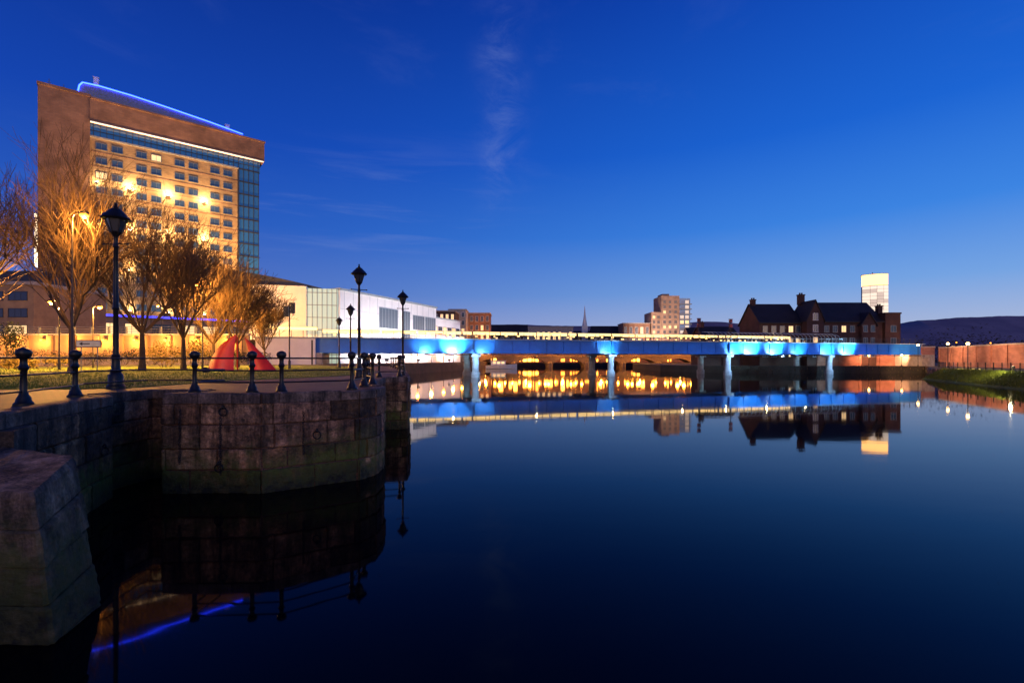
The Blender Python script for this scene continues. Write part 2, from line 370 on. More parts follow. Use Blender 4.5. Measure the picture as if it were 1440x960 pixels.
def masonry(mb, path, z0, z1, ch, bl, proj, rnd, gap=.018, jit=.08):
    acc, pos = resample(path); nz = max(1, round((z1-z0)/ch)); hh = (z1-z0)/nz
    zs = [z0+k*hh+(rnd.uniform(-.1,.1) if 0 < k < nz else 0) for k in range(nz+1)]
    for k in range(nz):
        s = -rnd.random()*bl
        while s < acc[-1]:
            L = bl*(.45+1.1*rnd.random()); a = max(0, s)+gap; e = min(acc[-1], s+L)-gap; s += L
            if e-a < .06: continue
            cuts = [a]+[q for q in acc if a+.02 < q < e-.02]+[e]
            d = proj+rnd.random()*jit; zb = zs[k]+gap; zt = zs[k+1]-gap
            g = rnd.choice((.32,.45,.6,.8,.95,1.15,1.8))*(.85+.3*rnd.random())
            mb.tt = (g*(1+.22*rnd.random()), g, g*(.78+.18*rnd.random()))
            for i in range(len(cuts)-1):
                A = pos(cuts[i]+.001); B = pos(cuts[i+1]-.001); be = .028
                def q(P, o, z, sh=0): return (P[0]+P[2]*o, P[1]+P[3]*o, z)
                vs = [q(A,-.06,zb),q(B,-.06,zb),q(B,-.06,zt),q(A,-.06,zt), q(A,d-be,zb),q(B,d-be,zb),q(B,d-be,zt),q(A,d-be,zt), q(A,d,zb+be),q(B,d,zb+be),q(B,d,zt-be),q(A,d,zt-be)]
                mb.add(vs, [(0,1,5,4),(2,3,7,6),(0,4,7,3),(1,2,6,5),(4,5,9,8),(5,6,10,9),(6,7,11,10),(7,4,8,11),(8,9,10,11)])
    mb.tt = 1
rw = random.Random(3)
def wall_thing(name, label, path, ztop, cop=True, ch=.45, bl=1.1, rg_=0):
    t = thing(name, label, 'wall', (0,0,0))
    mb = MB(); masonry(mb, path, -.6, ztop-.2, ch, bl, .02, rw); o = mb.build('masonry', M['stone'], t)
    if rg_: rough(o, 4, .07, .15)
    mb = MB(); acc, pos = resample(path); 
    s = 0
    while s < acc[-1]-.05:
        L = .9+.8*rw.random(); e = min(acc[-1], s+L); cuts = [s]+[q for q in acc if s+.02 < q < e-.02]+[e]; mb.tt = .55+.6*rw.random(); jj = .05+.05*rw.random(); jz = rw.uniform(-.02,.015)
        for i in range(len(cuts)-1):
            A = pos(cuts[i]+.008); B = pos(cuts[i+1]-.008)
            q = lambda P, o, z: (P[0]+P[2]*o, P[1]+P[3]*o, z)
            zt = ztop+.075+jz; zb = ztop-.2
            mb.add([q(A,-.3,ztop-.05),q(B,-.3,ztop-.05),q(B,-.3,zt),q(A,-.3,zt),q(A,jj,zb),q(B,jj,zb),q(B,jj,zt-.03),q(A,jj,zt-.03),q(A,jj-.04,zt),q(B,jj-.04,zt),q(A,-.02,zb),q(B,-.02,zb)],
                   [(3,2,1,0),(2,3,8,9),(8,7,6,9),(7,4,5,6),(4,10,11,5),(0,4,7,3),(3,7,8),(2,5,1),(2,6,5),(2,9,6)])
        s = e
    o = mb.build('coping', M['coping'], t)
    if rg_: rough(o, 3, .025, .16)
    return t
qw = wall_thing('quay_wall', 'dark stone quay wall with a corner and recess below the near iron railing', qp[:13], QZ-.05, ch=.58, bl=1.3, rg_=1)
wall_thing('quay_wall', 'stone quay wall standing farther back beside the tall black lamp post', qp[12:19], QZ-.05, ch=.5, bl=1.3, rg_=1)
wall_thing('quay_wall', 'distant quay wall running back to the left end of the blue bridge', qp[18:], QZ-.05, ch=.6, bl=2.2)
for (px, py, Y, ax, off) in ((140,628,12.3,'x',.14),(318,572,13.40,'y',-.15),(450,604,14.25,'y',-.22),(312,650,13.40,'y',-.15)):
    X, _, Z = at(px,py,Y)
    if ax == 'x': X = -10.75+(12.9-Y)*.388+.16
    g = MB().torus((0,0,-.12), .11, .017, ax); g.torus((0,0,.01), .04, .024, 'x' if ax == 'y' else 'y', 10)
    g.build('mooring_ring', M['iron'], qw, (X, Y+(off if ax=='y' else 0), Z), True)
for (x, y, za, zb) in ((-9.1,13.24,2.3,.8),(-8.0,13.25,2.1,.5),(-6.0,13.9,2.2,.9)):
    ch = MB(); k = int((za-zb)/.055)
    for i in range(k): ch.torus((x+.012*math.sin(i*.7), y, za-.055*i), .032, .008, 'y' if i%2 else 'x', 8, 5, 1.15)
    ch.build('chain', M['iron'], qw, None, True)

# near stone pier in the corner
pr = thing('stone_pier', 'weathered blunt stone pier with mossy foot beside the water', 'pier', (0,0,0))
def chamf(poly, c):
    o = []; n_ = len(poly)
    for i in range(n_):
        p_ = Vector(poly[i]); a = Vector(poly[i-1]); b_ = Vector(poly[(i+1)%n_]); o += [p_+(a-p_).normalized()*c, p_+(b_-p_).normalized()*c]
    return o
bot = chamf([(-5.90,6.28,-.5),(-6.10,7.30,-.5),(-9.2,8.6,-.5),(-9.7,6.3,-.5)], .05); top = chamf([(-6.10,6.15,2.0),(-6.76,7.5,2.2),(-8.75,8.3,2.2),(-9.6,6.5,2.03)], .05)
nC = 5; cen = Vector((-7.8,7.2,0))
for k in range(nC):
    mb = MB(); a, b_ = k/nC, (k+1)/nC; off = R.uniform(-.03,.03)
    def ring(t, ins):
        pts = []
        for i in range(8):
            p_ = bot[i].lerp(top[i], t); d = cen-p_; d.z = 0; p_ = p_+d.normalized()*(ins+off); pts.append(tuple(p_))
        return pts
    last = k == nC-1; e = .035
    rs = [ring(a, e), ring(a+.012, 0), ring(b_-(.03 if last else .012), 0)]+([ring(b_,.035)] if last else [ring(b_, e)])
    vs = sum(rs, []); fs = []
    for j in range(len(rs)-1):
        for i in range(8): fs.append((8*j+i, 8*j+(i+1)%8, 8*j+8+(i+1)%8, 8*j+8+i))
    fs.append(tuple(range(8*(len(rs)-1), 8*len(rs)))); fs.append(tuple(range(7,-1,-1))); mb.tt = (.6,.6,.55,.8,1.05)[k]
    mb.add(vs, fs); o = mb.build('cap_stone' if last else 'stone_course', M['pier'], pr)
    rough(o, 5, .045, .12)
st = MB(); st.tt = .5; st.prism([(-8.55,8.3),(-8.95,9.1),(-10.4,9.5),(-10.4,7.6)], 1.6, 2.47)
o = tag(st.build('stone_step', M['pier']), 'dark stone step above and behind the mossy pier', 'step'); rough(o, 4, .03, .12)

# lawn, road embankment
lawn = [(-60,15.6),(-14.2,15.6),(-12.9,16.2),(-12.6,22),(-9.8,28.5),(-10.0,36),(-14,46),(-19,60),(-30,76),(-60,78)]
struct('lawn', MB().prism(lawn, QZ-.2, QZ+.035), M['lawn'], 'lamp lit lawn under the bare trees behind the quay', 'lawn')
gb = MB(); rg = random.Random(5)
def in_lawn(x, y):
    c = False; j = len(lawn)-1
    for i in range(len(lawn)):
        xi, yi = lawn[i]; xj, yj = lawn[j]
        if (yi > y) != (yj > y) and x < (xj-xi)*(y-yi)/(yj-yi)+xi: c = not c
        j = i
    return c
for i in range(42000):
    y = 15.7+rg.random()**1.9*38; x = -9.8-rg.random()*36
    if x < -1.15*y-2 or not in_lawn(x+.1, y-.1): continue
    a = rg.random()*PI; h = .04+.08*rg.random(); dx, dy = .014*math.cos(a), .014*math.sin(a); lx, ly = rg.uniform(-.05,.05), rg.uniform(-.05,.05)
    gb.add([(x-dx,y-dy,QZ+.03),(x+dx,y+dy,QZ+.03),(x+lx,y+ly,QZ+.03+h)], [(0,1,2)])
tag(gb.build('grass', M['grass'], uv=False), 'short grass blades covering the lit lawn', 'grass', kind='stuff')
struct('road', MB().prism([(-160,84),(-60,84),(-36.2,87.9),(-39,98),(-58,104),(-100,108),(-160,108)], 2, 7.2), M['asphalt'], 'raised street in front of the hotel', 'road')
t = thing('retaining_wall', 'long tan retaining wall under the orange lit street', 'wall', (-130,83.6,QZ))
MB().box(0,84.5,0,.38,0,5.1).build('wall', M['tan'], t); MB().box(0,84.5,-.12,.5,5.1,5.4).build('coping', M['concrete'], t)
MB().box(0,84.5,-.5,-.005,0,1.5).build('plinth', M['concrete'], t)
bt = None
for i in range(21):
    if bt is None: bt = MB().box(-.45,.45,-.32,-.005,1.51,5.08).build('pilaster', M['tan'], t)
    else: bt = bt.copy(); col.objects.link(bt)
    bt.location = (1+4.1*i,0,0)
pst = MB().box(-.12,.12,0,.3,5.4,6.6)
for i in range(29):
    if i == 0: po = pst.build('parapet_post', M['metal'], t)
    else: po = po.copy(); col.objects.link(po)
    po.location = (.2+3*i,0,0)
for z in (5.75,6.15,6.55): MB().box(0,84.5,.11,.19,z,z+.07).build('parapet_rail', M['metal'], t)
for i in range(11):  # added lamps, put in to make the tan wall glow amber
    x = 28+i*5.3; q = MB().box(x-.2,x+.2,-.7,0,4.4,4.55).box(x-.16,x+.16,-.66,-.1,4.55,4.62).build('wall_lamp', M['darkmetal'], t)
    MB().box(x-.2,x+.2,-.66,-.1,4.16,4.395).build('lamp_lens', M['sodium'], q)
    lamp((x,-1.5,4.0), 1300, (1,.43,.08), .12, t)
t = thing('approach_wall', 'pale wall under the bridge ramp at the left end', 'wall', (-45.4,85.6,QZ), math.atan2(2.4,9.5))
MB().box(0,9.9,0,.6,0,4.7).build('wall', M['white'], t); MB().box(-.1,10,-.1,.7,4.7,5.0).build('coping', M['greypaint'], t)

# ------------------------------------------------------------------ railings
prof = [(.17,0),(.17,.05),(.13,.09),(.12,.16),(.085,.22),(.062,.32),(.055,.72),(.075,.75),(.095,.79),(.075,.83),(.06,.86),(.06,.96),(.085,1.0),(.125,1.05),(.14,1.11),(.115,1.17),(.06,1.2),(.02,1.215)]
pm = MB().lathe(prof, n=16).build('post', M['iron'], smooth=True); pmesh = pm.data; bpy.data.objects.remove(pm)
def railing(label, pts, group, base=QZ, mesh=pmesh, hs=(1.0,.64,.3), r=.024):
    t = thing('iron_railing', label, 'railing', (pts[0][0],pts[0][1],base), 0, group)
    o0 = pts[0]
    for p_ in pts:
        if len(p_) > 2: continue
        o = bpy.data.objects.new('post', mesh); col.objects.link(o); o.parent = t; o.location = (p_[0]-o0[0], p_[1]-o0[1], .0)
    for h in hs:
        MB().path([(p_[0]-o0[0], p_[1]-o0[1], h) for p_ in pts], r).build('rail', M['iron'], t, None, True)
    return t
railing('black iron railing with ball topped posts around the near quay corner', [(-9.75,8.0),(-10.2,10.1),(-11.2,12.4),(-11.7,13.2,0),(-11.7,15.5,0),(-9.22,15.5,0),(-9.22,14.05),(-7.55,14.05),(-6.72,14.1),(-5.1,15.4),(-5.2,17.0)], None)
railing('black railing along the farther quay wall below the lamp posts', [(-5.25,17.0+1.2),(-6.0,20),(-6.8,23),(-7.2,26.2),(-6.15,26.45),(-6.35,28.2),(-7.3,31.8),(-8.0,35),(-9.2,40),(-10.6,45),(-12,50),(-13.5,55),(-15,60)], None)

# ------------------------------------------------------------------ ornate lamps on the quay
def make_lamp(label, group):
    t = thing('street_lamp', label, 'lamp post', (0,0,0), 0, group)
    MB().lathe([(.24,0),(.24,.08),(.2,.12),(.19,.42),(.13,.5),(.15,.54),(.12,.6),(.1,.95),(.12,1.0),(.09,1.05)], n=12).build('base', M['iron'], t, None, True)
    MB().lathe([(.075,1.05),(.07,2.4),(.1,2.45),(.07,2.5),(.055,4.3),(.085,4.34),(.06,4.4),(.05,4.62),(.09,4.68),(.15,4.76)], n=12).build('pole', M['iron'], t, None, True)
    MB().tube((-.36,0,4.42),(.36,0,4.42),.02).lathe([(.03,0),(.035,.03),(.03,.06)],(-.36,0,4.39),8).lathe([(.03,0),(.035,.03),(.03,.06)],(.36,0,4.39),8).build('ladder_bar', M['iron'], t, None, True)
    MB().lathe([(.135,4.78),(.275,5.2)], n=6).build('lantern_glass', M['lantern'], t)
    f = MB()
    for i in range(6):
        a = 2*PI*(i+.5)/6; f.tube((.145*math.cos(a),.145*math.sin(a),4.76),(.285*math.cos(a),.285*math.sin(a),5.21),.018)
    f.torus((0,0,4.78),.14,.02,'z',12); f.torus((0,0,5.2),.285,.024,'z',12); f.build('lantern_frame', M['iron'], t, None, True)
    MB().lathe([(.36,5.16),(.39,5.2),(.28,5.34),(.25,5.36),(.16,5.46),(.12,5.5),(.09,5.5)], n=12).build('hood', M['iron'], t, None, True)
    MB().lathe([(.05,5.5),(.07,5.55),(.03,5.6),(.045,5.63),(.01,5.7)], n=8).build('finial', M['iron'], t, None, True)
    return t
LG = 'old black lamp posts along the quay'
L1 = make_lamp('tall black lamp post with hooded lantern, nearest to the bare trees', LG); L1.location = (atx(163,16.0),16.0,QZ)
L1.scale = (1.08,1.08,1.08)
dup(L1, (atx(505,24),24,QZ), .4, 'tall black lamp post right behind the quay corner', 1)
dup(L1, (atx(566,32.7)-.02,32.9,QZ), .2, 'black lamp post at the end of the quay, nearest the open water', 1)
dup(L1, (atx(493,41),41,QZ), .1, 'small black lamp post just left of the tall corner lamp', 1)
dup(L1, (atx(477,53),53,QZ), 0, 'most distant and smallest black lamp post before the white building', 1)

# ------------------------------------------------------------------ sodium street lights
def make_street(label, h, group):
    t = thing('street_light', label, 'street light', (0,0,0), 0, group)
    MB().lathe([(.1,0),(.1,.9),(.065,1.0),(.04,h-.2),(.036,h)], n=10).build('pole', M['iron'], t, None, True)
    MB().path([(0,0,h-.05),(.12,0,h+.16),(.35,0,h+.24),(.5,0,h+.24)], .025).build('arm', M['iron'], t, None, True)
    MB().box(.45,.95,-.11,.11,h+.2,h+.3).box(.53,.87,-.08,.08,h+.3,h+.35).build('lamp_head', M['iron'], t)
    MB().lathe([(.05,h-.08),(.16,h),(.22,h+.1),(.16,h+.2)], (.7,0,0), 12).build('lamp_bowl', M['sodium'], t, None, True)
    return t
SG = 'orange street lights along the left bank'
sod = (1,.43,.075)
for (px, py, Y, base, rz, wt, lab) in (
    (118,303,29.2,QZ,0,4500,'lit orange street light in front of the leftmost bare tree'),
    (275,400,48,QZ,PI,13000,'lit orange street light between the third and fourth bare trees'),
    (72,425,42,QZ,PI,14000,'lit orange street light low at the far left near the hedge'),
    (140,432,52,QZ,0,15000,'lit orange street light behind the direction sign'),
    (330,430,62,QZ,0,15000,'lit orange street light behind the red sculpture'),
    (350,438,88,7.2,PI,12000,'smallest orange street light on the raised street near the ramp'),
    (309,428,90,7.2,PI,12000,'orange street light on the raised street behind the fourth bare tree'),
    (222,430,89,7.2,PI,16000,'orange street light on the raised street in front of the hotel canopy')):
    X, _, Z = at(px,py,Y); h = Z-base-.1
    t = make_street(lab, h, SG); t.location = (X+(.7 if rz == PI else -.7), Y, base); t.rotation_euler = (0,0,rz)
    lamp((.7,0,h-.3), wt, sod, .2, t)

# ------------------------------------------------------------------ bare trees
def make_tree(label, loc, H, spread, seed, depth=6, rmin=.008):
    r = random.Random(seed); t = thing('bare_tree', label, 'tree', loc, r.random()*6, 'bare winter trees in a row on the lawn')
    tr, br = MB(), MB()
    def limb(p, d, L, rad, lv):
        mb = tr if lv == 0 else br; k = 3 if lv < 3 else 2; q = p.copy(); n_ = 8 if lv == 0 else (5 if lv < 3 else 3)
        pts = [q.copy()]
        for i in range(k):
            j = Vector((r.uniform(-1,1), r.uniform(-1,1), r.uniform(-.5,.7)))*(.15 if lv else .02)
            d = (d+j+Vector((0,0,.07))).normalized(); e = q+d*(L/k); ra = rad*(1-.35*i/k); rb = rad*(1-.35*(i+1)/k)
            mb.tube(q, e, ra, rb, n_, False); q = e; pts.append(q.copy())
        if lv >= depth: return
        if lv >= 1:
            for s in range(4 if lv < 4 else 1):
                b0 = pts[r.randrange(1,len(pts)-1)].lerp(pts[r.randrange(0,len(pts))], r.random()*.8)
                dd = (d+Vector((r.uniform(-1,1),r.uniform(-1,1),r.uniform(-.3,.8)))*.85).normalized()
                limb(b0, dd, L*r.uniform(.45,.8), max(rmin, rad*.32), max(lv+2, 4))
        nc = (8 if lv == 0 else (3 if lv < 4 else 2))
        ph = r.random()*6.28
        a = d.cross(Vector((.3,.2,1)) if abs(d.z) < .95 else Vector((1,0,0))).normalized(); b2 = d.cross(a)
        for i in range(nc):
            an = ph+2*PI*i/nc+r.uniform(-.4,.4); tl = r.uniform(.28,.88)*spread if lv == 0 else r.uniform(.2,.55)
            if lv == 0 and i == 0: tl = .08
            dd = (d*math.cos(tl)+(a*math.cos(an)+b2*math.sin(an))*math.sin(tl)).normalized()
            limb(q, dd, L*(r.uniform(1.05,1.3)*(1.05-.15*tl) if lv == 0 else r.uniform(.62,.9)), max(rmin, rad*(.42 if lv == 0 else .58)), lv+1)
    tr.lathe([(H*.024,-.1),(H*.019,.12),(H*.0155,.45)], n=8)
    limb(Vector((0,0,.3)), Vector((0,0,1)), H*.17, H*.0155, 0)
    zs = max(v[2] for v in br.v); k = H/zs
    o = tr.build('trunk', M['bark'], t, None, True); c = br.build('crown', M['twig'], t, None, False, False)
    c.scale = o.scale = (k,k,k)
    return t
for (px, top_, Y, sp, sd_, lab) in (
    (102,176,32,1.0,11,'largest bare tree, leftmost in the row, in front of the hotel'),
    (200,250,38,.9,12,'bare tree second from left, right of the near lamp post'),
    (258,298,44,.9,13,'bare tree third from left below the hotel windows'),
    (300,344,52,.9,14,'bare tree fourth from left, left of the red sculpture'),
    (334,367,59,.9,15,'bare tree fifth from left, behind the red sculpture'),
    (372,401,68,.9,16,'smallest bare tree, rightmost in the row beside the white building')):
    make_tree(lab, (atx(px,Y),Y,QZ+.03), atz(top_,Y)-QZ, sp, sd_, 6, Y*.00036)
make_tree('bare tree cut by the left edge of the picture', (atx(-55,38),38,QZ+.03), atz(205,38)-QZ, .9, 21, 6, .013)

def shrub(label, px, Y, w_, h, seed, m='leaf', base=QZ, nL=1100):
    r = random.Random(seed); t = thing('shrub', label, 'shrub', (atx(px,Y),Y,base), 0, 'shrubs on the left bank')
    s_ = MB(); f = MB(); cl = [(r.uniform(-.5,.5)*w_, r.uniform(-.35,.35)*w_*.6, h*r.uniform(.35,.75)) for _ in range(7)]
    for c in cl: s_.tube((c[0]*.3,c[1]*.3,0), c, .035, .012, 5)
    s_.build('stems', M['bark'], t)
    for i in range(nL):
        c = r.choice(cl); v = Vector((r.gauss(0,1),r.gauss(0,1),r.gauss(0,1))).normalized()*(r.random()**.4)
        p_ = Vector((c[0]+v.x*w_*.24, c[1]+v.y*w_*.2, max(.04, c[2]+v.z*h*.33))); a = Vector((r.gauss(0,1),r.gauss(0,1),r.gauss(0,1))).normalized(); b_ = a.orthogonal().normalized(); z = r.uniform(.07,.15)
        f.add([p_-a*z, p_+b_*z*.5, p_+a*z, p_-b_*z*.5], [(0,1,2,3)])
    f.build('foliage', M[m], t, None, False, False)
shrub('rounded orange lit shrub at the far left edge of the lawn', 12, 44, 4.2, 1.5, 31)
shrub('low orange lit shrub second from the left edge', 62, 45, 4.2, 1.3, 32)
shrub('dark evergreen bush rising behind the lit shrubs at far left', 15, 56, 3.6, 5.2, 33, 'leafdark')
shrub('yellow lit shrub between the second and third bare trees', 232, 58, 4, 3.2, 34)
shrub('yellow lit shrub just left of the red sculpture', 268, 60, 4.4, 3.6, 35)
for i, (px, w_, h, m, lab) in enumerate(((55,7,2.6,'leafdark','dark shrub before the tan wall, right of the tall evergreen bush'),(118,8,2.0,'leaf','low brown shrub before the tan wall behind the direction sign'),
      (172,6,2.8,'leafdark','dark shrub before the tan wall, between the first and second bare trees'),(212,6,1.9,'leaf','low brown shrub before the tan wall behind the second bare tree'),
      (290,6,3.0,'leafdark','dark shrub before the tan wall behind the fourth bare tree'),(318,5,2.2,'leaf','low shrub before the tan wall behind the red sculpture'),(352,5,2.6,'leafdark','dark shrub by the wall between the two rightmost bare trees'))):
    shrub(lab, px, 79.5, w_, h, 50+i, m, QZ, 900)

# ------------------------------------------------------------------ red sculpture
t = thing('sculpture', 'deep red steel sculpture of two broad pointed curved fins on the lawn', 'sculpture', (atx(342,39),39,QZ+.03), .05)
def sail(o0, oc, i0, ic, tip, y0, bow):
    """curved plate between an outer and an inner arc that meet in a point"""
    mb = MB(); nu, nv = 16, 8; th = .06; vs = []
    bz = lambda a, c, b_, u: (1-u)**2*a+2*u*(1-u)*c+u*u*b_
    for sgn in (0,1):
        for i in range(nu+1):
            u = i/nu*.98
            O = (bz(o0,oc[0],tip[0],u), bz(0,oc[1],tip[1],u)); I = (bz(i0,ic[0],tip[0],u), bz(0,ic[1],tip[1],u))
            for j in range(nv+1):
                v = j/nv; vs.append((O[0]+(I[0]-O[0])*v, y0*(1-u)-bow*math.sin(PI*v)*(1-u)+sgn*th, O[1]+(I[1]-O[1])*v))
    N = (nu+1)*(nv+1); fs = []; ix = lambda i, j, s: s*N+i*(nv+1)+j
    for i in range(nu):
        for j in range(nv):
            fs.append((ix(i,j,0),ix(i+1,j,0),ix(i+1,j+1,0),ix(i,j+1,0))); fs.append((ix(i,j,1),ix(i,j+1,1),ix(i+1,j+1,1),ix(i+1,j,1)))
        for j in (0,nv): fs.append((ix(i,j,0),ix(i,j,1),ix(i+1,j,1),ix(i+1,j,0)))
    for i in (0,nu):
        for j in range(nv): fs.append((ix(i,j,0),ix(i,j,1),ix(i,j+1,1),ix(i,j+1,0)))
    mb.add(vs, fs); return mb.build('sail', M['red'], t, None, True)
sail(-2.65, (-2.35,2.1), -.62, (-.85,1.3), (-.5,2.95), -.2, .6)
sail(2.75, (1.25,1.75), .55, (.75,.8), (.08,2.75), -.2, .6)
MB().path([(-.52,.1,2.75),(-.75,.6,1.4),(-.95,1.0,0)], .06).build('strut', M['red'], t, None, True)
MB().path([(.14,.1,2.5),(.6,.6,1.2),(1.0,1.0,0)], .06).build('strut', M['red'], t, None, True)
MB().box(-2.8,2.9,-.9,1.2,-.05,.05).build('plinth', M['concrete'], t)
lamp((-.3,-4.5,.4), 420, (1,.75,.5), .15, t, 'SPOT', (0,0,1.6), 90)
MB().box(-.45,-.15,-4.75,-4.5,0,.3).box(-.5,-.1,-4.85,-4.5,.3,.36).build('ground_light', M['iron'], t)

# direction sign and signal post
t = thing('direction_sign', 'small white direction sign with black arrow on two poles', 'sign', (atx(125,40),40,QZ), .15)
for x in (-.6,.6): MB().tube((x,.06,0),(x,.06,2.6),.04,.04,8).build('pole', M['metal'], t, None, True)
MB().box(-.95,.95,-.03,.0,1.95,2.55).build('sign_border', M['iron'], t); MB().box(-.89,.89,-.045,-.031,2.01,2.49).build('sign_face', M['whitepaint'], t)
MB().xz([(-.7,2.25),(-.45,2.4),(-.45,2.29),(.1,2.29),(.1,2.21),(-.45,2.21),(-.45,2.1)], -.055, -.046).build('arrow', M['iron'], t)
t = thing('traffic_signal', 'tall black signal post with two black heads before the white building', 'traffic light', (atx(407,46),46,QZ), .3)
MB().lathe([(.12,0),(.12,.8),(.07,.9),(.06,6.3)], n=10).build('pole', M['iron'], t, None, True)
for x, z in ((-.28,5.0),(.3,5.35)):
    h_ = MB().box(x-.2,x+.2,-.2,.12,z,z+1.0).build('signal_head', M['iron'], t)
    for k in range(3): MB().lathe([(.12,0),(.13,.02),(.11,.16)], (0,0,0), 10).build('visor', M['iron'], h_, None, True).matrix_local = Matrix.Translation((x,-.2,z+.18+.32*k)) @ Matrix.Rotation(PI/2,4,'X')
    MB().box(x-.03,x+.03,-.03,.03,z+.4,z+.5).box(min(x,0),max(x,0),-.03,.03,z+.42,z+.48).build('bracket', M['iron'], t)

# ------------------------------------------------------------------ hotel
hz = math.atan2(.631,.776); HS = 2.0; E2 = (HS/1.4)**2
H = thing('hotel', 'tall brick hotel tower with blue neon line along its curved roof', 'hotel', (-98*HS,100*HS,3.7-1.0*HS), hz)
H.scale = (HS,HS,HS)
MB().box(.0,8.1,-.7,18,0,57.6).build('stair_tower', M['hotelbrick2'], H)
MB().box(-.15,8.25,-.85,18.1,57.6,58.2).build('tower_parapet', M['hotelbrick2'], H)
MB().box(8.1,36.5,0,17.8,0,49.6).build('brick_wall', M['hotelbrick'], H)
MB().box(8.1,42.4,-.9,17.9,52.45,57.3).build('top_storey_wall', M['hotelbrick2'], H)
MB().box(8.26,42.6,-1.05,18,57.3,57.7).build('parapet', M['hotelbrick2'], H)
MB().box(8.15,42.2,-1.02,-.5,52.29,52.44).build('light_strip', M['strip'], H)
pg = MB().box(8.1,41.6,.35,17.5,49.6,52.44).build('penthouse_glazing', M['glassb'], H)
mm = MB()
for i in range(30): mm.box(8.6+i*1.12,8.72+i*1.12,.2,.345,49.6,52.43)
mm.box(8.1,41.6,.16,.34,50.9,51.0); mm.build('mullions', M['darkmetal'], pg)
MB().box(8.1,36.6,-.15,.5,49.3,49.7).build('sill_band', M['concrete'], H)
gbay = MB().box(36.5,41.3,.5,17.4,0,49.6).build('glass_bay', M['glassb'], H)
mm = MB()
for i in range(16): mm.box(36.55,41.4,.3,.49,2+i*3.17,2.3+i*3.17)
for i in range(5): mm.box(36.55+i*1.17,36.67+i*1.17,.22,.48,0,49.5)
mm.build('mullions', M['darkmetal'], gbay)
MB().box(36.35,36.75,-.12,.3,0,49.25).build('corner_pier', M['darkmetal'], H)
prf = [(6.3,57.75),(6.4,59.4),(6.9,60.2),(9.5,60.4),(15,60.25),(22,59.7),(30,58.95),(37.4,58.05),(37.5,57.75)]
MB().xz(prf, -.6, 15).build('curved_roof', M['metal'], H)
MB().path([(6.2,-.85,58.3)]+[(x,-.85,z+.12) for x, z in prf[1:-1]], .14).build('neon_line', M['neon'], H, None, True)
for x, y, z0, hh in ((9,3,60.4,3.4),(34.5,2.5,58.4,2.4)):
    MB().box(x-.45,x+.45,y,y+.8,z0-.3,z0+hh).box(x-.55,x+.55,y-.1,y+.9,z0+hh,z0+hh+.2).build('chimney_mast', M['whitepaint'], H)
for x, hh in ((1.4,2.6),(3.7,2.2),(5.3,1.2),(15.5,1.6)):
    MB().tube((x,3,57.6 if x<8 else 60),(x,3,58.2+hh if x < 8 else 62.2),.07).box(x-.3,x+.3,2.95,3.05,58.2+hh*.7,58.3+hh*.7).build('aerial', M['metal'], H)
for row in range(12):
    z = 48.2-row*3.17-1.2
    for i, s_ in enumerate((10.0,12.7,17.0,19.7,24.2,26.95,31.4,34.2)):
        pane = 'glassh' if R.random() > .05 else 'glasslit'
        window(H, s_, z, 1.75, 1.3, 'metal', pane, 0, 0, 1)
for row in range(13):                                # thin brick string courses
    MB().box(8.12,36.34,-.05,.01,46.25-row*3.17,46.4-row*3.17).build('string_course', M['hotelbrick2'], H)
fl = None
for s_ in (9.2,14.85,21.95,29.15):
    for z in (39.3,30.0,20.9,11.8):
        if fl is None: fl = MB().box(-.25,.25,-.5,0,-.12,.12).build('wall_lamp', M['darkmetal'], H); ln = MB().box(-.2,.2,-.46,-.06,.125,.2).build('lamp_lens', M['flood'], fl)
        else:
            fl = fl.copy(); col.objects.link(fl); ln = ln.copy(); col.objects.link(ln); ln.parent = fl
        fl.location = (s_,-.05 if s_ > 9.5 else -.75,z)
        lamp((s_,-1.0,z+.5), (3300 if s_ > 10 else 1000)*E2*(1 if z > 25 else .3), (1,.72,.35), .3, H)
for x in (13,21,29,37):  # added wash lights on the canopy, brightening the whole facade
    MB().box(x-.4,x+.4,-8.6,-8,10.4,10.9).box(x-.5,x+.5,-8.7,-7.9,10.9,11.1).build('floodlight', M['darkmetal'], H)
    lamp((x,-8.3,11.4), 120000*E2, (1,.58,.20), .3, H, 'SPOT', (x-1,0,41), 64)
MB().box(-.5,-.1,-.6,.2,20,31).build('corner_light', M['corner'], H)
pod = MB().box(-16,52,-9,-.9,0,9.8).build('podium', M['tan'], H)
MB().box(-16.3,52.3,-9.6,-.95,9.8,10.4).build('canopy', M['concrete'], H)
MB().box(8,52.3,-9.75,-9.62,9.9,10.25).build('canopy_neon', M['neon2'], H)
for i in range(14): window(H, -12+i*4.6, 5.3, 3.2, 3.2, 'darkmetal', 'glasslit' if i%3 != 1 else 'glass', -9, 0, 2)

t = thing('office_building', 'low tan office block at the left edge beside the hotel', 'building', (-140,112,2.7), 0)
MB().box(0,29.2,0,20,0,18.2).build('wall', M['tan'], t); MB().box(-.3,29.5,-.4,20.2,18.2,19).build('parapet', M['concrete'], t)
MB().box(10,27,4,15,19,22.2).build('roof_plant', M['darkmetal'], t)
for r_ in range(4):
    for i in range(5): window(t, 3.2+i*5.6, 3+r_*3.9, 4.2, 1.9, 'darkmetal', 'glasslit' if R.random() > .8 else 'glass', 0, 0, 2)

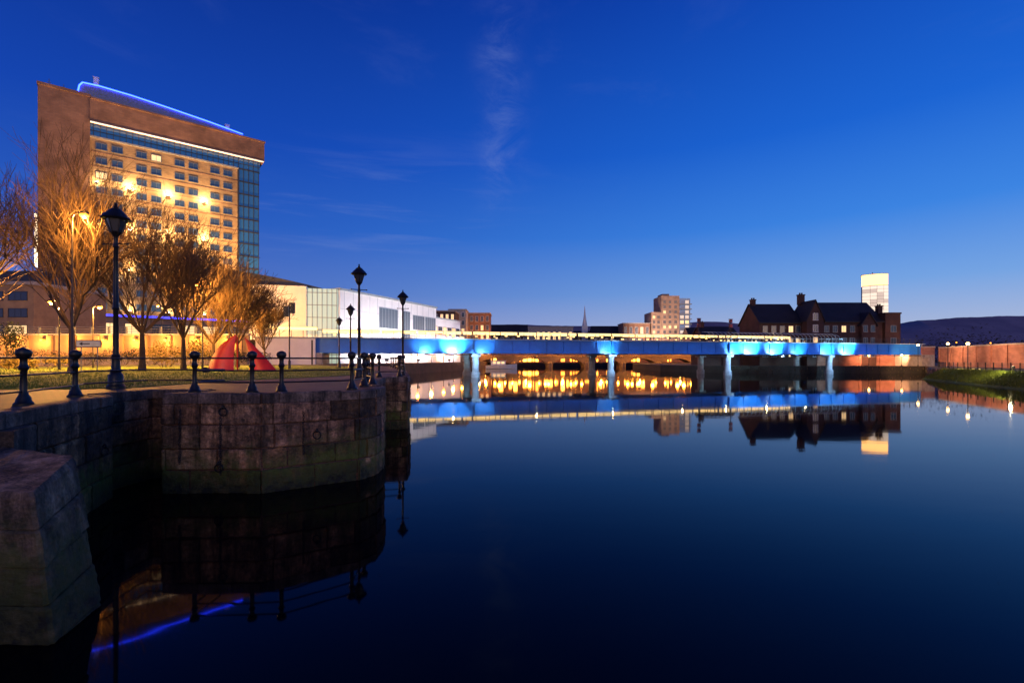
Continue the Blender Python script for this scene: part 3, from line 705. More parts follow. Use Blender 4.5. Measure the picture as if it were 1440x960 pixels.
# ------------------------------------------------------------------ convention building
t = thing('concert_hall', 'white hall with green lit glass front and dark curved roof', 'building', (-57.5,106,2.7), math.atan2(4,17.9))
MB().box(0,11.6,0,16,0,17.4).build('wall', M['white'], t)
MB().box(11.6,18.2,.4,16,0,17).build('glass_front', M['glassg'], t)
mm = MB()
for i in range(7): mm.box(11.7+i*1.05,11.8+i*1.05,.2,.39,0,17)
for i in range(6): mm.box(11.6,18.2,.24,.38,2.8*i+2,2.8*i+2.12)
mm.build('glazing_bars', M['metal'], t)
ap = [(-10+24.5*i/16, 17.45+3.6*math.cos(PI/2*i/16)) for i in range(17)]
MB().xz(ap+[(-10,17.42)], 3, 26).build('curved_roof', M['darkmetal'], t)
for i in range(3): window(t, 2.4+i*3.2, 3, 1.8, 2.4, 'metal', 'glasslit', 0, 0, 1)
cd = math.atan2(40,15.8)
V = thing('convention_centre', 'long white floodlit building with grey windows receding toward the bridge', 'building', (-39.4,110.6,2.7), cd)
MB().box(0,43,0,25,0,16.8).build('wall', M['white'], V)
MB().box(-.2,43.2,-.35,25.2,16.8,17.3).build('roof_edge', M['greypaint'], V)
MB().box(43.02,62,1.5,22,0,14).build('rear_wing', M['white'], V); MB().box(43.05,62.2,1.2,22.2,14,14.4).build('wing_roof_edge', M['greypaint'], V)
pj = MB()
for i in range(14): pj.box(i*3.07+1.5,i*3.07+1.56,-.03,0.01,.2,16.7)
for z in (4.2,8.4,12.6): pj.box(0.1,42.9,-.034,.01,z,z+.06)
pj.build('panel_joints', M['greypaint'], V)
for x0, x1, z0, z1 in ((14.5,22.5,9.2,14.3),(25,28.4,5,14.3),(30,36,9.6,13.6),(36.6,42.4,9.6,13.6),(3,9,2,5)):
    window(V, (x0+x1)/2, z0, x1-x0, z1-z0, 'greypaint', 'glassd', 0, 0, max(2,int((x1-x0)/1.4)))
for i in range(6): window(V, 45+i*3, 9, 2.2, 2.4, 'metal', 'glass' if i%2 else 'glasslit', 1.5, 0, 1)
for (X, Y, tx, ty, wt) in ((-52,97,-54,107,3800),(-40,99,-44,110,1700),(-29,112,-37,117,2100),(-24,124,-33,128,2100),(-18,138,-28,141,2100),(-13,156,-21,160,1800)):
    f_ = thing('floodlight', 'small ground floodlight aimed at the white building wall', 'floodlight', (X,Y,QZ), math.atan2(ty-Y,tx-X)-PI/2, 'ground floodlights facing the white building')
    MB().box(-.06,.06,-.06,.06,0,.5).build('stand', M['metal'], f_); MB().box(-.35,.35,-.25,.2,.5,1.0).build('housing', M['darkmetal'], f_)
    MB().box(-.3,.3,.205,.23,.55,.95).build('lens', M['flood'], f_)
    lamp((0,.5,.9), wt*5.0, (.90,.93,1), .3, f_, 'SPOT', (0,7,8.5), 140)

# ------------------------------------------------------------------ the blue bridge
ba = math.atan2(.0816,.2993); SP = 30.1
B = thing('bridge', 'blue lit girder footbridge crossing the river on paired round piers', 'bridge', (-36.2,89.1,0), ba)
WB = 12.0
for k in range(5):
    x0, x1 = k*SP+.06, (k+1)*SP-.06
    for y in (0, WB-.5):
        g = MB().box(x0,x1,y+.18,y+.34,5.12,7.4).box(x0,x1,y,y+.5,4.9,5.12).box(x0,x1,y,y+.5,7.4,7.6)
        for i in range(1,8):
            xx = x0+(x1-x0)*i/8; g.box(xx-.04,xx+.04,y+.03,y+.18,5.12,7.4)
        g.build('girder', M['bluepaint'], B)
MB().box(-1,151.5,.52,WB-.52,6.9,7.58).build('deck', M['concrete'], B)
MB().box(-1,151.5,-.35,WB+.35,7.605,7.8).build('deck_edge', M['greypaint'], B)
for k in range(1,5):
    for y in (.9, WB-1.2):
        c_ = MB().lathe([(.95,-2),(.95,.9),(.8,1.1),(.72,1.25),(.72,4.2)], (k*SP,y,0), 20).build('pier', M['pierc'], B, None, True)
        MB().box(k*SP-.95,k*SP+.95,y-.95,y+.95,4.21,4.72).build('pier_cap', M['pierc'], c_)
    MB().box(k*SP-.8,k*SP+.8,-.1,WB+.1,4.725,4.895).build('bearing_beam', M['darkmetal'], B)
    MB().box(k*SP-.35,k*SP+.35,-.22,-.02,5.0,7.55).build('joint_plate', M['bluepaint'], B)
    MB().box(k*SP-.25,k*SP+.25,-2.85,-2.35,4.55,4.7).box(k*SP-.05,k*SP+.05,-2.6,.4,4.7,4.8).build('pier_light', M['darkmetal'], B)
    lamp((k*SP+.1,-2.6,4.4), 2000, (.30,.62,1), .12, B, 'SPOT', (k*SP,.8,2.6), 110)
MB().box(-3,1.2,-.8,WB+.8,-1,4.85).build('abutment', M['concrete'], B); MB().box(149.5,154,-.8,WB+.8,-1,4.85).build('abutment', M['concrete'], B)
po = None
for i in range(76):
    if po is None: po = MB().box(-.04,.04,-.06,.06,7.8,9.0).build('railing_post', M['darkmetal'], B)
    else: po = po.copy(); col.objects.link(po)
    po.location = (i*2.0,-.2,0)
for z in (8.2,8.55,8.95): MB().box(-1,151,-.23,-.17,z,z+.05).build('rail', M['darkmetal'], B)
rp_ = None
for i in range(24):
    if rp_ is None: rp_ = MB().box(-.04,.04,-.06,.06,7.8,9.45).build('railing_post', M['darkmetal'], B)
    else: rp_ = rp_.copy(); col.objects.link(rp_)
    rp_.location = (i*6.4,WB+.1,0)
MB().box(-1,118,WB,WB+.2,9.86,9.98).build('handrail', M['greypaint'], B)
for z in (8.3,8.8): MB().box(-1,151,WB+.06,WB+.12,z,z+.05).build('rail', M['darkmetal'], B)
rh = random.Random(9); x = 0
while x < 118:
    L = rh.uniform(1.6,4.4)
    MB().box(x,x+L,WB-.14,WB-.01,9.25+rh.uniform(-.1,.15),9.85).build('handrail_light', M['handrail'], B); x += L+rh.uniform(.1,.6)
x = 2
while x < 120:
    L = rh.uniform(.25,.7); z = rh.choice((8.5,8.7,8.9))
    MB().box(x,x+L,WB-.14,WB-.01,z,z+.25).build('lower_rail_light', M['handrail'], B); x += L+rh.uniform(.8,3)
# ribbed hood over the sluice gear, right half
rib = None
for i in range(34):
    x = 85+i*1.15
    if rib is None: rib = MB().path([(0,.2,7.82),(0,.0,8.7),(.25,.6,9.5),(.5,1.8,10.0),(.6,3.2,10.15)], .06, 6).build('hood_rib', M['greypaint'], B)
    else: rib = rib.copy(); col.objects.link(rib)
    rib.location = (x,0,0)
MB().tube((85,3.2,10.15),(124.2,3.2,10.15),.08).tube((85,.0,8.7),(123.6,.0,8.7),.06).build('hood_rail', M['greypaint'], B)
for x in (8,26,44,62,80,92,104,116):  # added deck lamps that spread the warm glow below the handrail
    MB().box(x-.2,x+.2,4,4.4,7.81,8.3).build('added_deck_light', M['darkmetal'], B); lamp((x,3.6,8.45), 300, (1,.62,.22), .1, B)
# long blue luminaires along each span, and a few strong blue-white floods
for k in range(5):
    for j in range(2):
        xa = k*SP+1.5+j*14.2; xb = xa+12.8; xm = (xa+xb)/2
        f_ = MB().box(xa,xb,-2.0,-1.85,4.5,4.62).box(xa+1,xa+1.1,-1.9,.1,4.76,4.86).box(xb-1.1,xb-1,-1.9,.1,4.76,4.86).box(xa+1,xa+1.1,-1.9,-1.85,4.62,4.8).box(xb-1.1,xb-1,-1.9,-1.85,4.62,4.8).build('tube_light', M['darkmetal'], B)
        MB().box(xa+.2,xb-.2,-1.845,-1.80,4.52,4.6).build('tube_lens', M['bluetube'], f_)
        d = bpy.data.lights.new('light', 'AREA'); d.shape = 'RECTANGLE'; d.size = 12.6; d.size_y = .12; d.energy = ((30,55),(60,35),(30,50),(95,120),(110,60))[k][j]; d.color = (.04,.33,1)
        o = bpy.data.objects.new('light', d); col.objects.link(o); o.parent = B; o.location = (xm,-1.78,4.62)
        o.rotation_euler = Vector((0,1.95,1.6)).to_track_quat('-Z','Y').to_euler()
for x, wt in ((20,800),(25.5,3600),(31.5,450),(59,700),(91.5,1600),(96,4600),(103,4000),(110,1000),(119,1700),(125.2,4600)):
    f_ = MB().box(x-.05,x+.05,-2.45,.1,4.87,4.895).box(x-.3,x+.3,-2.7,-2.4,4.66,4.9).build('floodlight', M['darkmetal'], B)
    MB().box(x-.22,x+.22,-2.39,-2.36,4.68,4.88).build('floodlight_lens', M['bluelens'], f_)
    lamp((x,-2.0,5.0), wt*2.1, (.44,.78,1), .2, B, 'SPOT', (x,.2,6.4), 112)
MG = 'signal masts on the bridge'
def mast(px, k, lab):
    x = (k+1)*SP; X = -36.2+x*math.cos(ba)-1.0*math.sin(ba); Y = 89.1+x*math.sin(ba)+1.0*math.cos(ba)
    t = thing('signal_mast', lab, 'signal', (X,Y,7.805), ba, MG)
    MB().lathe([(.16,0),(.16,.5),(.09,.6),(.07,5.2)], n=8).build('pole', M['iron'], t, None, True)
    for z in (3.3,4.5):
        q = MB().box(-.36,.36,-.2,.2,z,z+.8).box(-.45,.45,-.25,.25,z+.8,z+.88).build('signal_box', M['mastred'], t)
        MB().box(-.2,.2,-.24,-.205,z+.2,z+.6).build('lens', M['redlens'], q)
mast(987,1.744,'left one of two dark red signal masts standing on the bridge'); mast(1032,2.032,'right one of two dark red signal masts standing on the bridge')
t = thing('ramp_railing', 'lit handrail on the pale ramp wall left of the bridge', 'railing', (-46.5,87.6,7.2), math.atan2(3.5,10.5))
for i in range(6): MB().box(i*2-.04,i*2+.04,-.05,.05,0,2.1).build('railing_post', M['darkmetal'], t)
MB().box(-.2,10.6,-.06,.06,2.5,2.6).build('handrail', M['greypaint'], t); MB().box(0,10.4,-.12,-.065,1.95,2.5).build('handrail_light', M['handrail'], t)

# ------------------------------------------------------------------ right bank
landR = [(109,127.4),(101,117),(92,107),(84,96),(80,90),(66,60),(56,36),(900,36),(900,240),(60,240),(50,200),(46,150),(58,128),(90,126.5)]
struct('riverbank', MB().prism(landR, -2, 1.9), M['earth'], 'low dark bank on the right side of the river', 'ground')
sl = MB(); e0 = [(51.5,36),(60.6,57),(68,74),(75.6,90)]; e1 = [(56.2,36),(66.2,60),(73.2,75),(80.2,90)]; e2 = [(62,36),(73,60),(80,75),(84,90)]
vs = [(x,y,-.25) for x,y in e0]+[(x,y,1.935) for x,y in e1]+[(x,y,1.96) for x,y in e2]
sl.add(vs, [(4+i,i,i+1,5+i)[::-1] for i in range(3)]+[(8+i,4+i,5+i,9+i)[::-1] for i in range(3)])
sl.add([(75.6,90,-.25),(80.2,90,1.935),(80.2,90.3,-.25)], [(0,1,2)])
struct('grass_bank', sl, M['lawn'], 'sloping green lawn running down to the water on the right', 'lawn')
rgb_ = MB()
for i in range(9000):
    u, v = rg.random(), rg.random()*3; k = min(2,int(v)); fv = v-k
    a = Vector((*e0[k],-.25)).lerp(Vector((*e0[k+1],-.25)), fv); b_ = Vector((*e1[k],1.935)).lerp(Vector((*e1[k+1],1.935)), fv); p_ = a.lerp(b_, .2+.8*u)
    an = rg.random()*PI; h = .12+.28*rg.random(); d = .04
    rgb_.add([(p_.x-d*math.cos(an),p_.y-d*math.sin(an),p_.z-.02),(p_.x+d*math.cos(an),p_.y+d*math.sin(an),p_.z-.02),(p_.x+rg.uniform(-.1,.1),p_.y,p_.z+h)], [(0,1,2)])
tag(rgb_.build('grass', M['grass'], uv=False), 'tufts of grass on the sloping right bank', 'grass', kind='stuff')
t = thing('embankment_wall', 'dark stone river wall below the railing on the right bank', 'wall')
mb = MB(); masonry(mb, [(80.1,90.2),(84,96),(92,107),(101,117),(109,127.4)][::-1], -.4, 1.88, .5, 1.8, .03, rw); mb.build('masonry', M['stone'], t)
mb = MB(); masonry(mb, [(109,127.4),(90,126.5),(58,128)][::1], -.4, 1.88, .5, 1.8, .03, rw)
m_ = mb.build('masonry', M['stone'], t)
pr2 = MB().box(-.05,.05,-.05,.05,0,1.15).lathe([(.05,1.15),(.09,1.2),(.05,1.28)], n=8).build('post', M['iron']); rmesh = pr2.data; bpy.data.objects.remove(pr2)
seg = [(64.5,50),(69.2,60.5),(76,75),(82.5,89.5),(86,96),(93.5,106),(102,115.5),(108.5,123)]
pts = []
for i in range(len(seg)-1):
    a, b_ = seg[i], seg[i+1]; kk = max(1,round(math.dist(a,b_)/2.6))
    for j in range(kk): pts.append((a[0]+(b_[0]-a[0])*j/kk, a[1]+(b_[1]-a[1])*j/kk))
pts.append(seg[-1])
railing('dark railing along the lit right bank above the sloping lawn', pts, None, 1.9, rmesh, (1.12,.8,.5,.2), .03)
def wall_seg(name, lab, a, b_, z0, z1, m, th=.5):
    L = math.dist(a,b_); t = thing(name, lab, 'wall', (a[0],a[1],z0), math.atan2(b_[1]-a[1], b_[0]-a[0]))
    MB().box(0,L,-th/2,th/2,0,z1-z0).build('wall', M[m], t); MB().box(-.1,L+.1,-th/2-.12,th/2+.12,z1-z0,z1-z0+.3).build('coping', M['concrete'], t)
    for i in range(int(L/6)+1): MB().box(min(i*6,L-.7)+.0,min(i*6,L-.7)+.7,-th/2-.18,-th/2,0,z1-z0-.05).box(min(i*6,L-.7),min(i*6,L-.7)+.7,th/2,th/2+.18,0,z1-z0-.05).build('buttress', M[m], t)
wall_seg('brick_wall', 'long pink lit brick wall behind the right bank railing', (112,126.5),(93,78), 1.9, 6.6, 'pinkwall')
wall_seg('brick_wall', 'pink lit brick wall under the right end of the bridge', (84,133.5),(118,135.2), 1.9, 7.0, 'pinkwall')
RG = 'lit lamps along the right bank'
def bank_lamp(px, py, Y, lab, wt, c=(1,.52,.24), aim=(7,2,-3)):
    X, _, Z = at(px,py,Y); h = Z-1.9; t = thing('bank_lamp', lab, 'lamp post', (X,Y,1.9), 0, RG)
    MB().lathe([(.14,0),(.14,.4),(.07,.5),(.05,h-.25)], n=8).build('pole', M['iron'], t, None, True)
    MB().lathe([(.05,h-.25),(.2,h-.2),(.26,h),(.16,h+.18)], n=10).build('lantern_glass', M['warm'], t, None, True)
    MB().lathe([(.3,h+.18),(.17,h+.3),(.03,h+.42)], n=10).build('hood', M['iron'], t, None, True)
    lamp((.3,.1,h-.1), wt, c, .25, t, 'SPOT', (.3+aim[0],.1+aim[1],h-.1+aim[2]), 165, blend=.4)
bank_lamp(1291,485,118,'lit lamp post where the bridge meets the right bank', 7500)
bank_lamp(1333,483,102,'middle lit lamp post before the pink wall', 7500)
bank_lamp(1361,483,86,'rightmost lit lamp post above the sloping lawn', 9500, aim=(5,0,-5))
bank_lamp(1222,500,131,'low added lamp brightening the pink wall under the right bridge end', 3000, (1,.42,.2), (1,6,0))  # this and the next are added to light the wall behind
bank_lamp(1268,499,130.5,'low added lamp brightening the pink wall by the last bridge support', 3000, (1,.42,.2), (1,6,0))
q = thing('lawn_light', 'small ground light washing the sloping lawn by the railing', 'light', (70.5,68,1.95), 0)
MB().lathe([(.12,0),(.12,.5),(.2,.55),(.2,.75),(.05,.85)], n=10).build('bollard', M['iron'], q, None, True); MB().lathe([(.16,.56),(.16,.74)], n=10).build('lens', M['warm'], q)
lamp((-.4,0,1.1), 900, (1,.8,.4), .15, q)

# woodland and bushes behind the wall
wd = MB(); r = random.Random(44)
for i in range(9000):
    X = r.uniform(112,215); Y = r.uniform(142,165); hgt = 5+5.5*abs(math.sin(X*.21))*abs(math.sin(X*.07+1))+2.2*math.sin(X*.9); z = 1.9+max(.5,hgt)*r.random()**.7
    p_ = Vector((X,Y,z)); a = Vector((r.gauss(0,1),r.gauss(0,1),r.gauss(0,1.3))).normalized(); b_ = a.orthogonal().normalized(); s_ = r.uniform(.25,.7)
    wd.add([p_-a*s_, p_+b_*s_*.3, p_+a*s_, p_-b_*s_*.3], [(0,1,2,3)])
tag(wd.build('woodland', M['wood'], uv=False), 'dark belt of trees behind the pink wall under the hills', 'trees', kind='stuff')
for i, (px, Y, z, lab) in enumerate(((1393,138,8.2,'tiny orange lamp among the dark trees at far right'),(1345,140,8.4,'tiny orange lamp in the dark trees above the middle bank lamp'))):
    t = thing('far_lamp', lab, 'lamp post', (atx(px,Y),Y,1.9), 0, 'lamps among the dark trees')
    MB().tube((0,0,0),(0,0,z-1.9),.06).build('pole', M['iron'], t); MB().lathe([(.1,0),(.2,.15),(.1,.3)],(0,0,z-1.9),8).build('lantern_glass', M['sodium'], t)

# ------------------------------------------------------------------ dark brick houses
def gable(mb, x0, x1, y0, y1, ze, zr):      # ridge along x
    ym = (y0+y1)/2; return mb.yz([(y0,ze),(y1,ze),(ym,zr)], x0, x1)
def roof_slab(x0, x1, y0, y1, ze, zr, o=.5, th=.3):
    ym = (y0+y1)/2; k = (zr-ze)/(ym-y0); return MB().yz([(y0-o,ze-k*o),(ym,zr),(y1+o,ze-k*o),(y1+o,ze-k*o+th),(ym,zr+th),(y0-o,ze-k*o+th)], x0, x1)
def chimney(parent, x, y, z0, z1, w_=1.2):
    MB().box(x-w_/2,x+w_/2,y-.6,y+.6,z0,z1).box(x-w_/2-.12,x+w_/2+.12,y-.72,y+.72,z1,z1+.3).lathe([(.22,0),(.2,.5)],(x-.3,y,z1+.3),8).lathe([(.22,0),(.2,.5)],(x+.3,y,z1+.3),8).build('chimney', M['redbrick'], parent)
def fgable(parent, x0, x1, yf, yb, zb, ze, zr):
    xm = (x0+x1)/2; MB().xz([(x0,zb),(x1,zb),(x1,ze),(xm,zr),(x0,ze)], yf, yb).build('gable', M['redbrick'], parent)
    k = (zr-ze)/(xm-x0); o = .35
    MB().xz([(x0-o,ze-k*o+.02),(xm,zr+.02),(x1+o,ze-k*o+.02),(x1+o,ze-k*o+.3),(xm,zr+.3),(x0-o,ze-k*o+.3)], yf-.3, yb).build('gable_roof', M['slate'], parent)
t = thing('brick_house', 'dark brick warehouse with slate roof, left of the pair behind the bridge', 'house', (69.6,136,1.9), .0)
gable(MB().box(0,11.8,0,12,0,12.2), .0, 11.8, .0, 12, 12.205, 17.6).build('wall', M['redbrick'], t)
roof_slab(-.3,11.9,0,12,12.25,17.7).build('roof', M['slate'], t)
chimney(t, 1.1, 6, 16.0, 19.0)
for z in (2.5,6,9.4):
    for x in (1.6,4.0,6.4,8.8,10.8): window(t, x, z, 1.2, 1.7, 'metal', 'glass' if R.random() > .1 else 'glasslit', 0)
t = thing('brick_house', 'larger dark brick warehouse with steep front gables, right of the pair', 'house', (81.4,135,1.9), .0)
gable(MB().box(3,22,0,13,0,12.4), 3, 22, 0, 13, 12.405, 18.0).build('wall', M['redbrick'], t)
roof_slab(2.7,22.3,0,13,12.45,18.1).build('roof', M['slate'], t)
fgable(t, -.0,4.6,-1.6,6,0,12.8,18.0); chimney(t, 2.2, 5, 17.5, 20.2, 1.6)
fgable(t, 15.4,19.4,-1.2,5,0,11.5,14.6)
MB().box(22.35,26.6,-.6,12,0,14.4).box(22.2,26.8,-.75,12.1,14.4,14.8).build('end_bay', M['redbrick'], t); chimney(t, 24.8, 5, 14.8, 17.0, 1.3)
for z in (2.5,6,9.4,12.6):
    if z < 12: 
        for x in (16.4,18.4): window(t, x, z, 1.0, 1.7, 'metal', 'glass' if R.random() > .1 else 'glasslit', -1.2)
        window(t, 24.6, z, 1.4, 1.7, 'metal', 'glass', -.6)
        for x in (6.4,8.8,11.2,13.6): window(t, x, z, 1.2, 1.7, 'metal', 'glass' if R.random() > .07 else 'glasslit', 0)
    window(t, 2.3, z, 1.2, 1.8, 'whitepaint', 'glasslit' if z in (6,) else 'glass', -1.6)
t = thing('small_house', 'small gabled house with pale front between the masts and warehouses', 'house', (atx(990,140),140,1.9), .05)
gable(MB().box(0,10.4,0,9,0,8.2), 0, 10.4, 0, 9, 8.205, 11.2).build('wall', M['redbrick'], t); roof_slab(-.3,10.7,0,9,8.25,11.3).build('roof', M['slate'], t)
fgable(t, 5.2,9.4,-.8,4,0,8.0,10.6); chimney(t, 1.2, 4.5, 10.6, 12.4)
for x in (1.5,3.7): window(t, x, 5.4, 1.2, 1.6, 'whitepaint', 'glasslit', 0)
window(t, 7.3, 5.4, 1.6, 1.8, 'whitepaint', 'glasslit', -.8)

# ------------------------------------------------------------------ far buildings
t = thing('office_tower', 'tall pale lit tower with glowing orange crown behind the warehouses', 'tower', (atx(1212,450),450,2), -.58)
pl = [(0,0),(6,-2.2),(11,-2.6),(16,-1.4),(19.5,1.2),(19.5,13),(0,13)]
MB().prism(pl, 0, 69.5).build('wall', M['concrete'], t)
wb = 0
for k in range(20):
    z = 6+k*3.16
    for (xa, ya, xb, yb) in ((.3,-.4,6,-2.45),(6.25,-2.5,11,-2.85),(11.25,-2.8,16,-1.7),(16.2,-1.55,19.6,.75)):
        if wb >= 96: break
        wb += 1
        MB().prism([(xa,ya),(xb,yb),(xb,yb+.9),(xa,ya+.9)], z, z+2.9).build('window_band', M['glasscool'] if R.random() > .4 else M['glassdim'], t)
MB().prism([(x*.98+.3,y*.98+.2) for x, y in pl], 69.52, 79.5).build('crown', M['crown'], t)
MB().prism([(x*1.03-.4,y*1.03-.2) for x, y in pl], 79.52, 80.0).build('crown_roof', M['whitepaint'], t); MB().box(8,8.7,6,6.7,80.0,82.5).build('mast', M['metal'], t)

t = thing('apartment_block', 'tan apartment tower with balconies and a glazed right side, mid river', 'building', (atx(916,300),300,2), .0)
MB().box(0,6,0,16,0,31).build('side_wing', M['tanbrick'], t); MB().box(6,17.2,-.6,16,0,41).build('wall', M['tanbrick'], t); MB().box(7.5,12,3,12,41,42.6).build('roof_plant', M['tanbrick'], t)
gl = MB().box(17.2,24,-.2,15.5,0,39.5).build('glass_side', M['glassb'], t)
for k in range(12):
    MB().box(17.25,24.6,-1.5,-.22,1.4+3.1*k,1.6+3.1*k).box(17.25,24.6,-1.5,-1.42,1.6+3.1*k,1.9+3.1*k).build('balcony', M['metal'], t)
    for x, y in ((1.6,0),(4.4,0),(8,-.6),(11.3,-.6),(14.8,-.6)):
        if y == 0 and k > 8: continue
        window(t, x, 2.2+3.1*k, 1.5, 1.7, 'tanbrick', 'glasslit' if R.random() > .88 else 'glass', y)
    for x in (18.9,22):
        if R.random() > .35: window(t, x, 1.95+3.1*k, 2.2, 2.1, 'metal', R.choice(('glasslit','glassdim','glassdim')), -.2)
lamp((atx(930,270), 276, 6), 90000, (1,.72,.58), .5, None, 'SPOT', (atx(940,300),300,22), 110)

def block(name, lab, px0, px1, py, Y, d, m, rows, cols, lit=.4, roof='flat', base=2.0):
    X0, X1 = atx(px0,Y), atx(px1,Y); h = atz(py,Y)-base; W = X1-X0
    t = thing(name, lab, 'building', (X0,Y,base), 0)
    if roof == 'gable':
        e = h*.72; gable(MB().box(0,W,0,d,0,e), 0, W, 0, d, e+.005, h).build('wall', M[m], t); roof_slab(-.3,W+.3,0,d,e+.05,h+.05).build('roof', M['slate'], t)
    else:
        e = h; MB().box(0,W,0,d,0,h).build('wall', M[m], t); MB().box(-.3,W+.3,-.3,d+.3,h,h+.5).build('parapet', M['concrete'], t)
    for r_ in range(rows):
        for c in range(cols):
            window(t, W*(c+.5)/cols, 2+(e-2)*(r_+.15)/rows, W/cols*.45, (e-2)/rows*.55, 'whitepaint', 'glasslit' if R.random() < lit else 'glass', 0)
    return t
block('brick_building', 'red brick block with lit windows just beyond the white building', 610, 640, 438, 200, 14, 'redbrick', 5, 4, .5)
t = block('glass_building', 'narrow building with cool white lit glass beside the red brick block', 631, 655, 436, 215, 12, 'concrete', 6, 3, .6)
block('brick_building', 'tan brick block with flat roof right of the lit glass building', 652, 689, 441, 230, 14, 'hotelbrick2', 5, 5, .4)
block('terrace_house', 'low gabled warehouse on the far bank right of the tan block', 686, 742, 456, 290, 14, 'redbrick', 3, 7, .35, 'gable')
block('terrace_house', 'long low grey shed on the far bank left of the church spire', 738, 806, 460, 310, 14, 'concrete', 2, 9, .35)
block('terrace_house', 'low gabled house on the far bank right of the church spire', 834, 880, 458, 310, 14, 'redbrick', 3, 6, .3, 'gable')
block('terrace_house', 'flat roofed block on the far bank left of the tan apartment tower', 876, 914, 455, 300, 14, 'hotelbrick2', 3, 5, .4)
block('terrace_house', 'low block right of the tan apartment tower', 970, 1000, 460, 280, 14, 'redbrick', 3, 4, .3, 'gable')
t = thing('church', 'distant church with a thin pale spire on the far bank', 'church', (atx(808,330),330,2), 0)
MB().box(0,14,0,10,0,16).build('wall', M['redbrick'], t); roof_slab(-.2,14.2,0,10,16.02,21).build('roof', M['slate'], t)
MB().box(4.8,8.6,-3,.0,0,24).build('tower', M['whitepaint'], t); MB().lathe([(1.9,0),(.7,7),(.1,14)], (6.7,-1.5,24), 8).build('spire', M['whitepaint'], t)
# added arcade whose glowing windows supply the gold mirrored in the river
t = thing('added_glow_arcade', 'long low added building with glowing openings that gild the river reflection', 'building', (atx(660,243),243,1.95), .02)
L_ = 126
MB().box(0,L_,0,9,0,11.0).build('wall', M['hotelbrick2'], t); MB().box(-.3,L_+.3,-.4,9.2,11.0,11.4).build('parapet', M['concrete'], t)
x = .8
for i in range(70):
    wd_ = R.choice((.6,.9,1.4,1.9)); x += wd_/2
    if x > L_-1.5: break
    if R.random() > .12 and i < 48: window(t, x, .6, wd_, R.choice((2.0,2.8,3.4)), 'darkmetal', R.choice(('glassgold','glassgold2')), 0, 0, 1)
    if R.random() > (.1 if x < 78 else .42) and i < 52: window(t, x, 5.0+R.choice((0,.4,.9)), wd_, R.choice((1.2,2.2,3.2,4.4)), 'darkmetal', R.choice(('glassgold','glassgold','glassgold2')), 0, 0, 1)
    x += wd_/2+R.uniform(.4,1.5)

# old stone arch bridge with lamps
A = thing('stone_bridge', 'low stone arch bridge seen under the blue bridge', 'bridge', (atx(670,222),222,0), .02)
W = 118; na = 7; aw = W/na
top_l = 5.0
ar = MB()
for i in range(na):
    x0 = i*aw; pts = [(x0,-1),(x0+1.2,-1)]+[(x0+aw/2-(aw/2-1.2)*math.cos(PI*j/12), .5+3.6*math.sin(PI*j/12)) for j in range(13)]+[(x0+aw-1.2,-1),(x0+aw,-1),(x0+aw,top_l),(x0,top_l)]
    ar.xz(pts, 0, 8)
ar.build('arches', M['darkstone'], A)
MB().box(-.3,W+.3,-.4,.3,top_l+.01,top_l+.8).build('parapet', M['darkstone'], A)
for i in range(na+1): MB().lathe([(1.2,-1),(1.2,1.8),(.7,2.6)], (i*aw,-.8,0), 8).build('cutwater', M['darkstone'], A)
AG = 'golden lamps along the stone arch bridge'
g0 = None
for i in range(40):
    X = atx(670,222)+2+i*2.9+R.uniform(-.9,.9)
    if g0 is None:
        g0 = thing('bridge_lamp', 'golden globe lamp on the parapet of the stone arch bridge', 'lamp post', (X,221.8,top_l+.82), 0, AG)
        MB().lathe([(.12,0),(.07,.3),(.05,1.2)], n=8).build('pole', M['iron'], g0); MB().lathe([(.1,1.2),(.42,1.45),(.5,1.75),(.35,2.05),(.1,2.2)], n=10).build('globe', M['gold'], g0, None, True)
    else: dup(g0, (X,221.8,top_l+.82), None, None, R.choice((.6,.85,1.1,1.45)))
    if i%6 == 1: lamp((X,218.0,top_l+1.6), 3000, (1,.36,.06), .3)
# lamps on the left bank beyond the bridge, seen mostly mirrored
for i, (X, Y, z) in enumerate(((-27.2,118,6.2),(-25.0,128,6.0),(-22.9,138,6.2),(-20.8,147,6.3),(-18.9,156,6.0),(-17.2,166,6.2),(-16.2,178,6.0),(-15.0,190,6.2),(-13.6,202,6.1))):
    t = thing('quay_lamp', 'globe lamp on the far left quay beyond the bridge', 'lamp post', (X,Y,QZ), 0, 'globe lamps on the far left quay')
    MB().lathe([(.1,0),(.05,z-QZ-.3)], n=8).build('pole', M['iron'], t); MB().lathe([(.1,z-QZ-.4),(.4,z-QZ),(.28,z-QZ+.35)], n=10).build('globe', M['gold'], t, None, True)
    if i%2 == 0: lamp((0,-.9,z-QZ), 1500, (1,.42,.10), .4, t)
# moored boat
t = thing('cabin_boat', 'white cabin boat moored beyond the bridge', 'boat', (atx(705,185),185,0), .05)
hv = MB(); N = 10; rows_ = []
for i in range(N+1):
    u = i/N; x = -6+12*u; bw = 1.9*(1-max(0,(u-.55)/.45)**2.2)+.02; dk = 1.35+.55*u**2
    rows_.append([(x,-bw,dk),(x,-bw*.75,.1),(x,0,-.4),(x,bw*.75,.1),(x,bw,dk)])
hv.add([p_ for r_ in rows_ for p_ in r_], [(i*5+j,(i+1)*5+j,(i+1)*5+j+1,i*5+j+1) for i in range(N) for j in range(4)]+[(i*5+4,(i+1)*5+4,(i+1)*5,i*5) for i in range(N)]+[(0,1,2,3,4)])
hv.build('hull', M['whitepaint'], t, None, True)
cb = MB().yz([(-1.4,1.4),(1.4,1.4),(1.2,3.1),(-1.2,3.1)], -4, 1.6).build('cabin', M['whitepaint'], t)
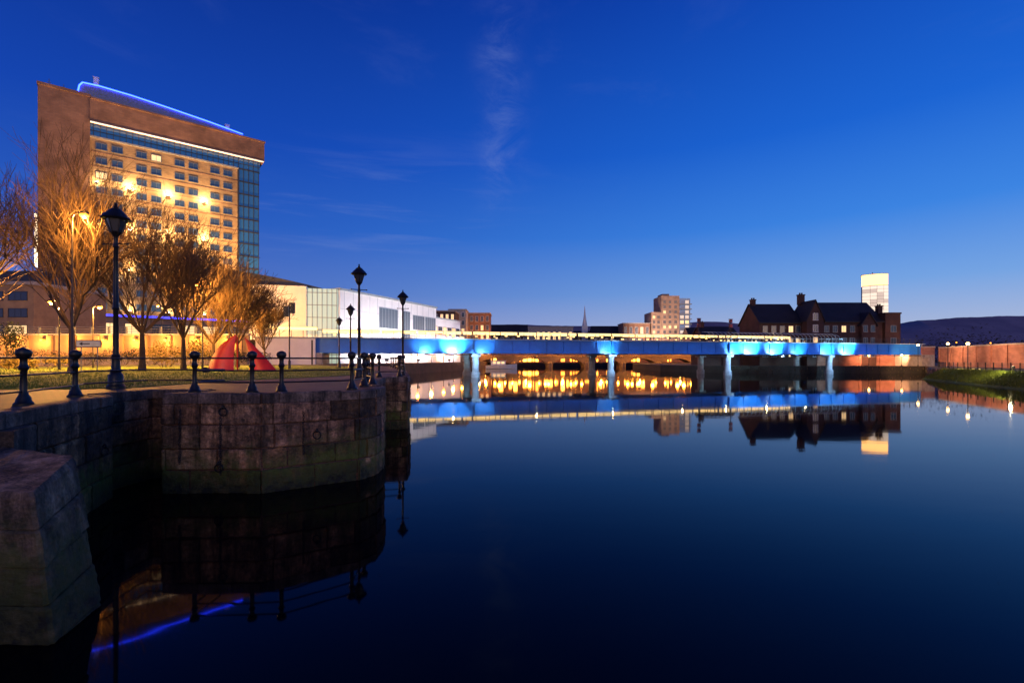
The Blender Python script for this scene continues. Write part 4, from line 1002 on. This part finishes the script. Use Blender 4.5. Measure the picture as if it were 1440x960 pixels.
MB().yz([(-1.5,3.11),(1.5,3.11),(1.4,3.28),(-1.4,3.28)], -4.6, 2.1).build('cabin_roof', M['greypaint'], t)
for x in (-3.2,-1.6,0): MB().yz([(-1.36,2.0),(-1.30,2.0),(-1.22,2.8),(-1.28,2.8)], x, x+1.1).build('window', M['glasslit'], t)
MB().tube((-1,0,3.25),(-1,0,5.4),.05).build('mast', M['metal'], t)

# ------------------------------------------------------------------ far land and hills
struct('far_ground', MB().prism([(-5000,240.5),(5000,240.5),(6500,8500),(-6500,8500)], -2, 1.95), M['earth'], 'dark low land beyond the far bank', 'ground')
def hills(pts, Y, lab):
    mb = MB(); vs = []; fs = []; r = random.Random(int(Y)); K = []
    for i in range(len(pts)-1):
        (a, za), (b_, zb) = pts[i], pts[i+1]
        for j in range(12): 
            t_ = j/12; s_ = t_*t_*(3-2*t_); K.append((a+(b_-a)*t_, za+(zb-za)*s_+r.uniform(-.25,.25)))
    K.append(pts[-1])
    for px, py in K:
        X = atx(px,Y); Z = atz(py,Y); vs += [(X*.92,Y-900,0),(X*.97,Y-300,Z*.7),(X,Y,Z),(X*1.1,Y+900,0)]
    for i in range(len(K)-1):
        for j in range(3): fs.append((4*i+j,4*i+4+j,4*i+5+j,4*i+1+j))
    mb.add(vs, fs); o = mb.build('hills', M['hill'], smooth=True); tag(o, lab, 'hill', kind='structure')
hills([(1180,464),(1240,458),(1300,450),(1360,446),(1420,444),(1500,446),(1700,455)], 4200, 'dark hills on the right horizon behind the trees')
hills([(-200,470),(500,466),(640,460),(720,456),(790,458),(860,459),(940,455),(1000,452),(1060,456),(1160,464)], 5200, 'faint low hills along the middle of the horizon')

# ------------------------------------------------------------------ camera
cd_ = bpy.data.cameras.new('camera'); cam = bpy.data.objects.new('camera', cd_); col.objects.link(cam)
cam.location = (0,0,CZ); cam.rotation_euler = (PI/2,0,0)
cd_.sensor_width = 36; cd_.lens = 17; cd_.shift_y = (HY-480)/1440; cd_.clip_end = 30000; cd_.clip_start = .1
scene.camera = cam
scene.view_settings.view_transform = 'Standard'; scene.view_settings.look = 'None'; scene.view_settings.exposure = 0
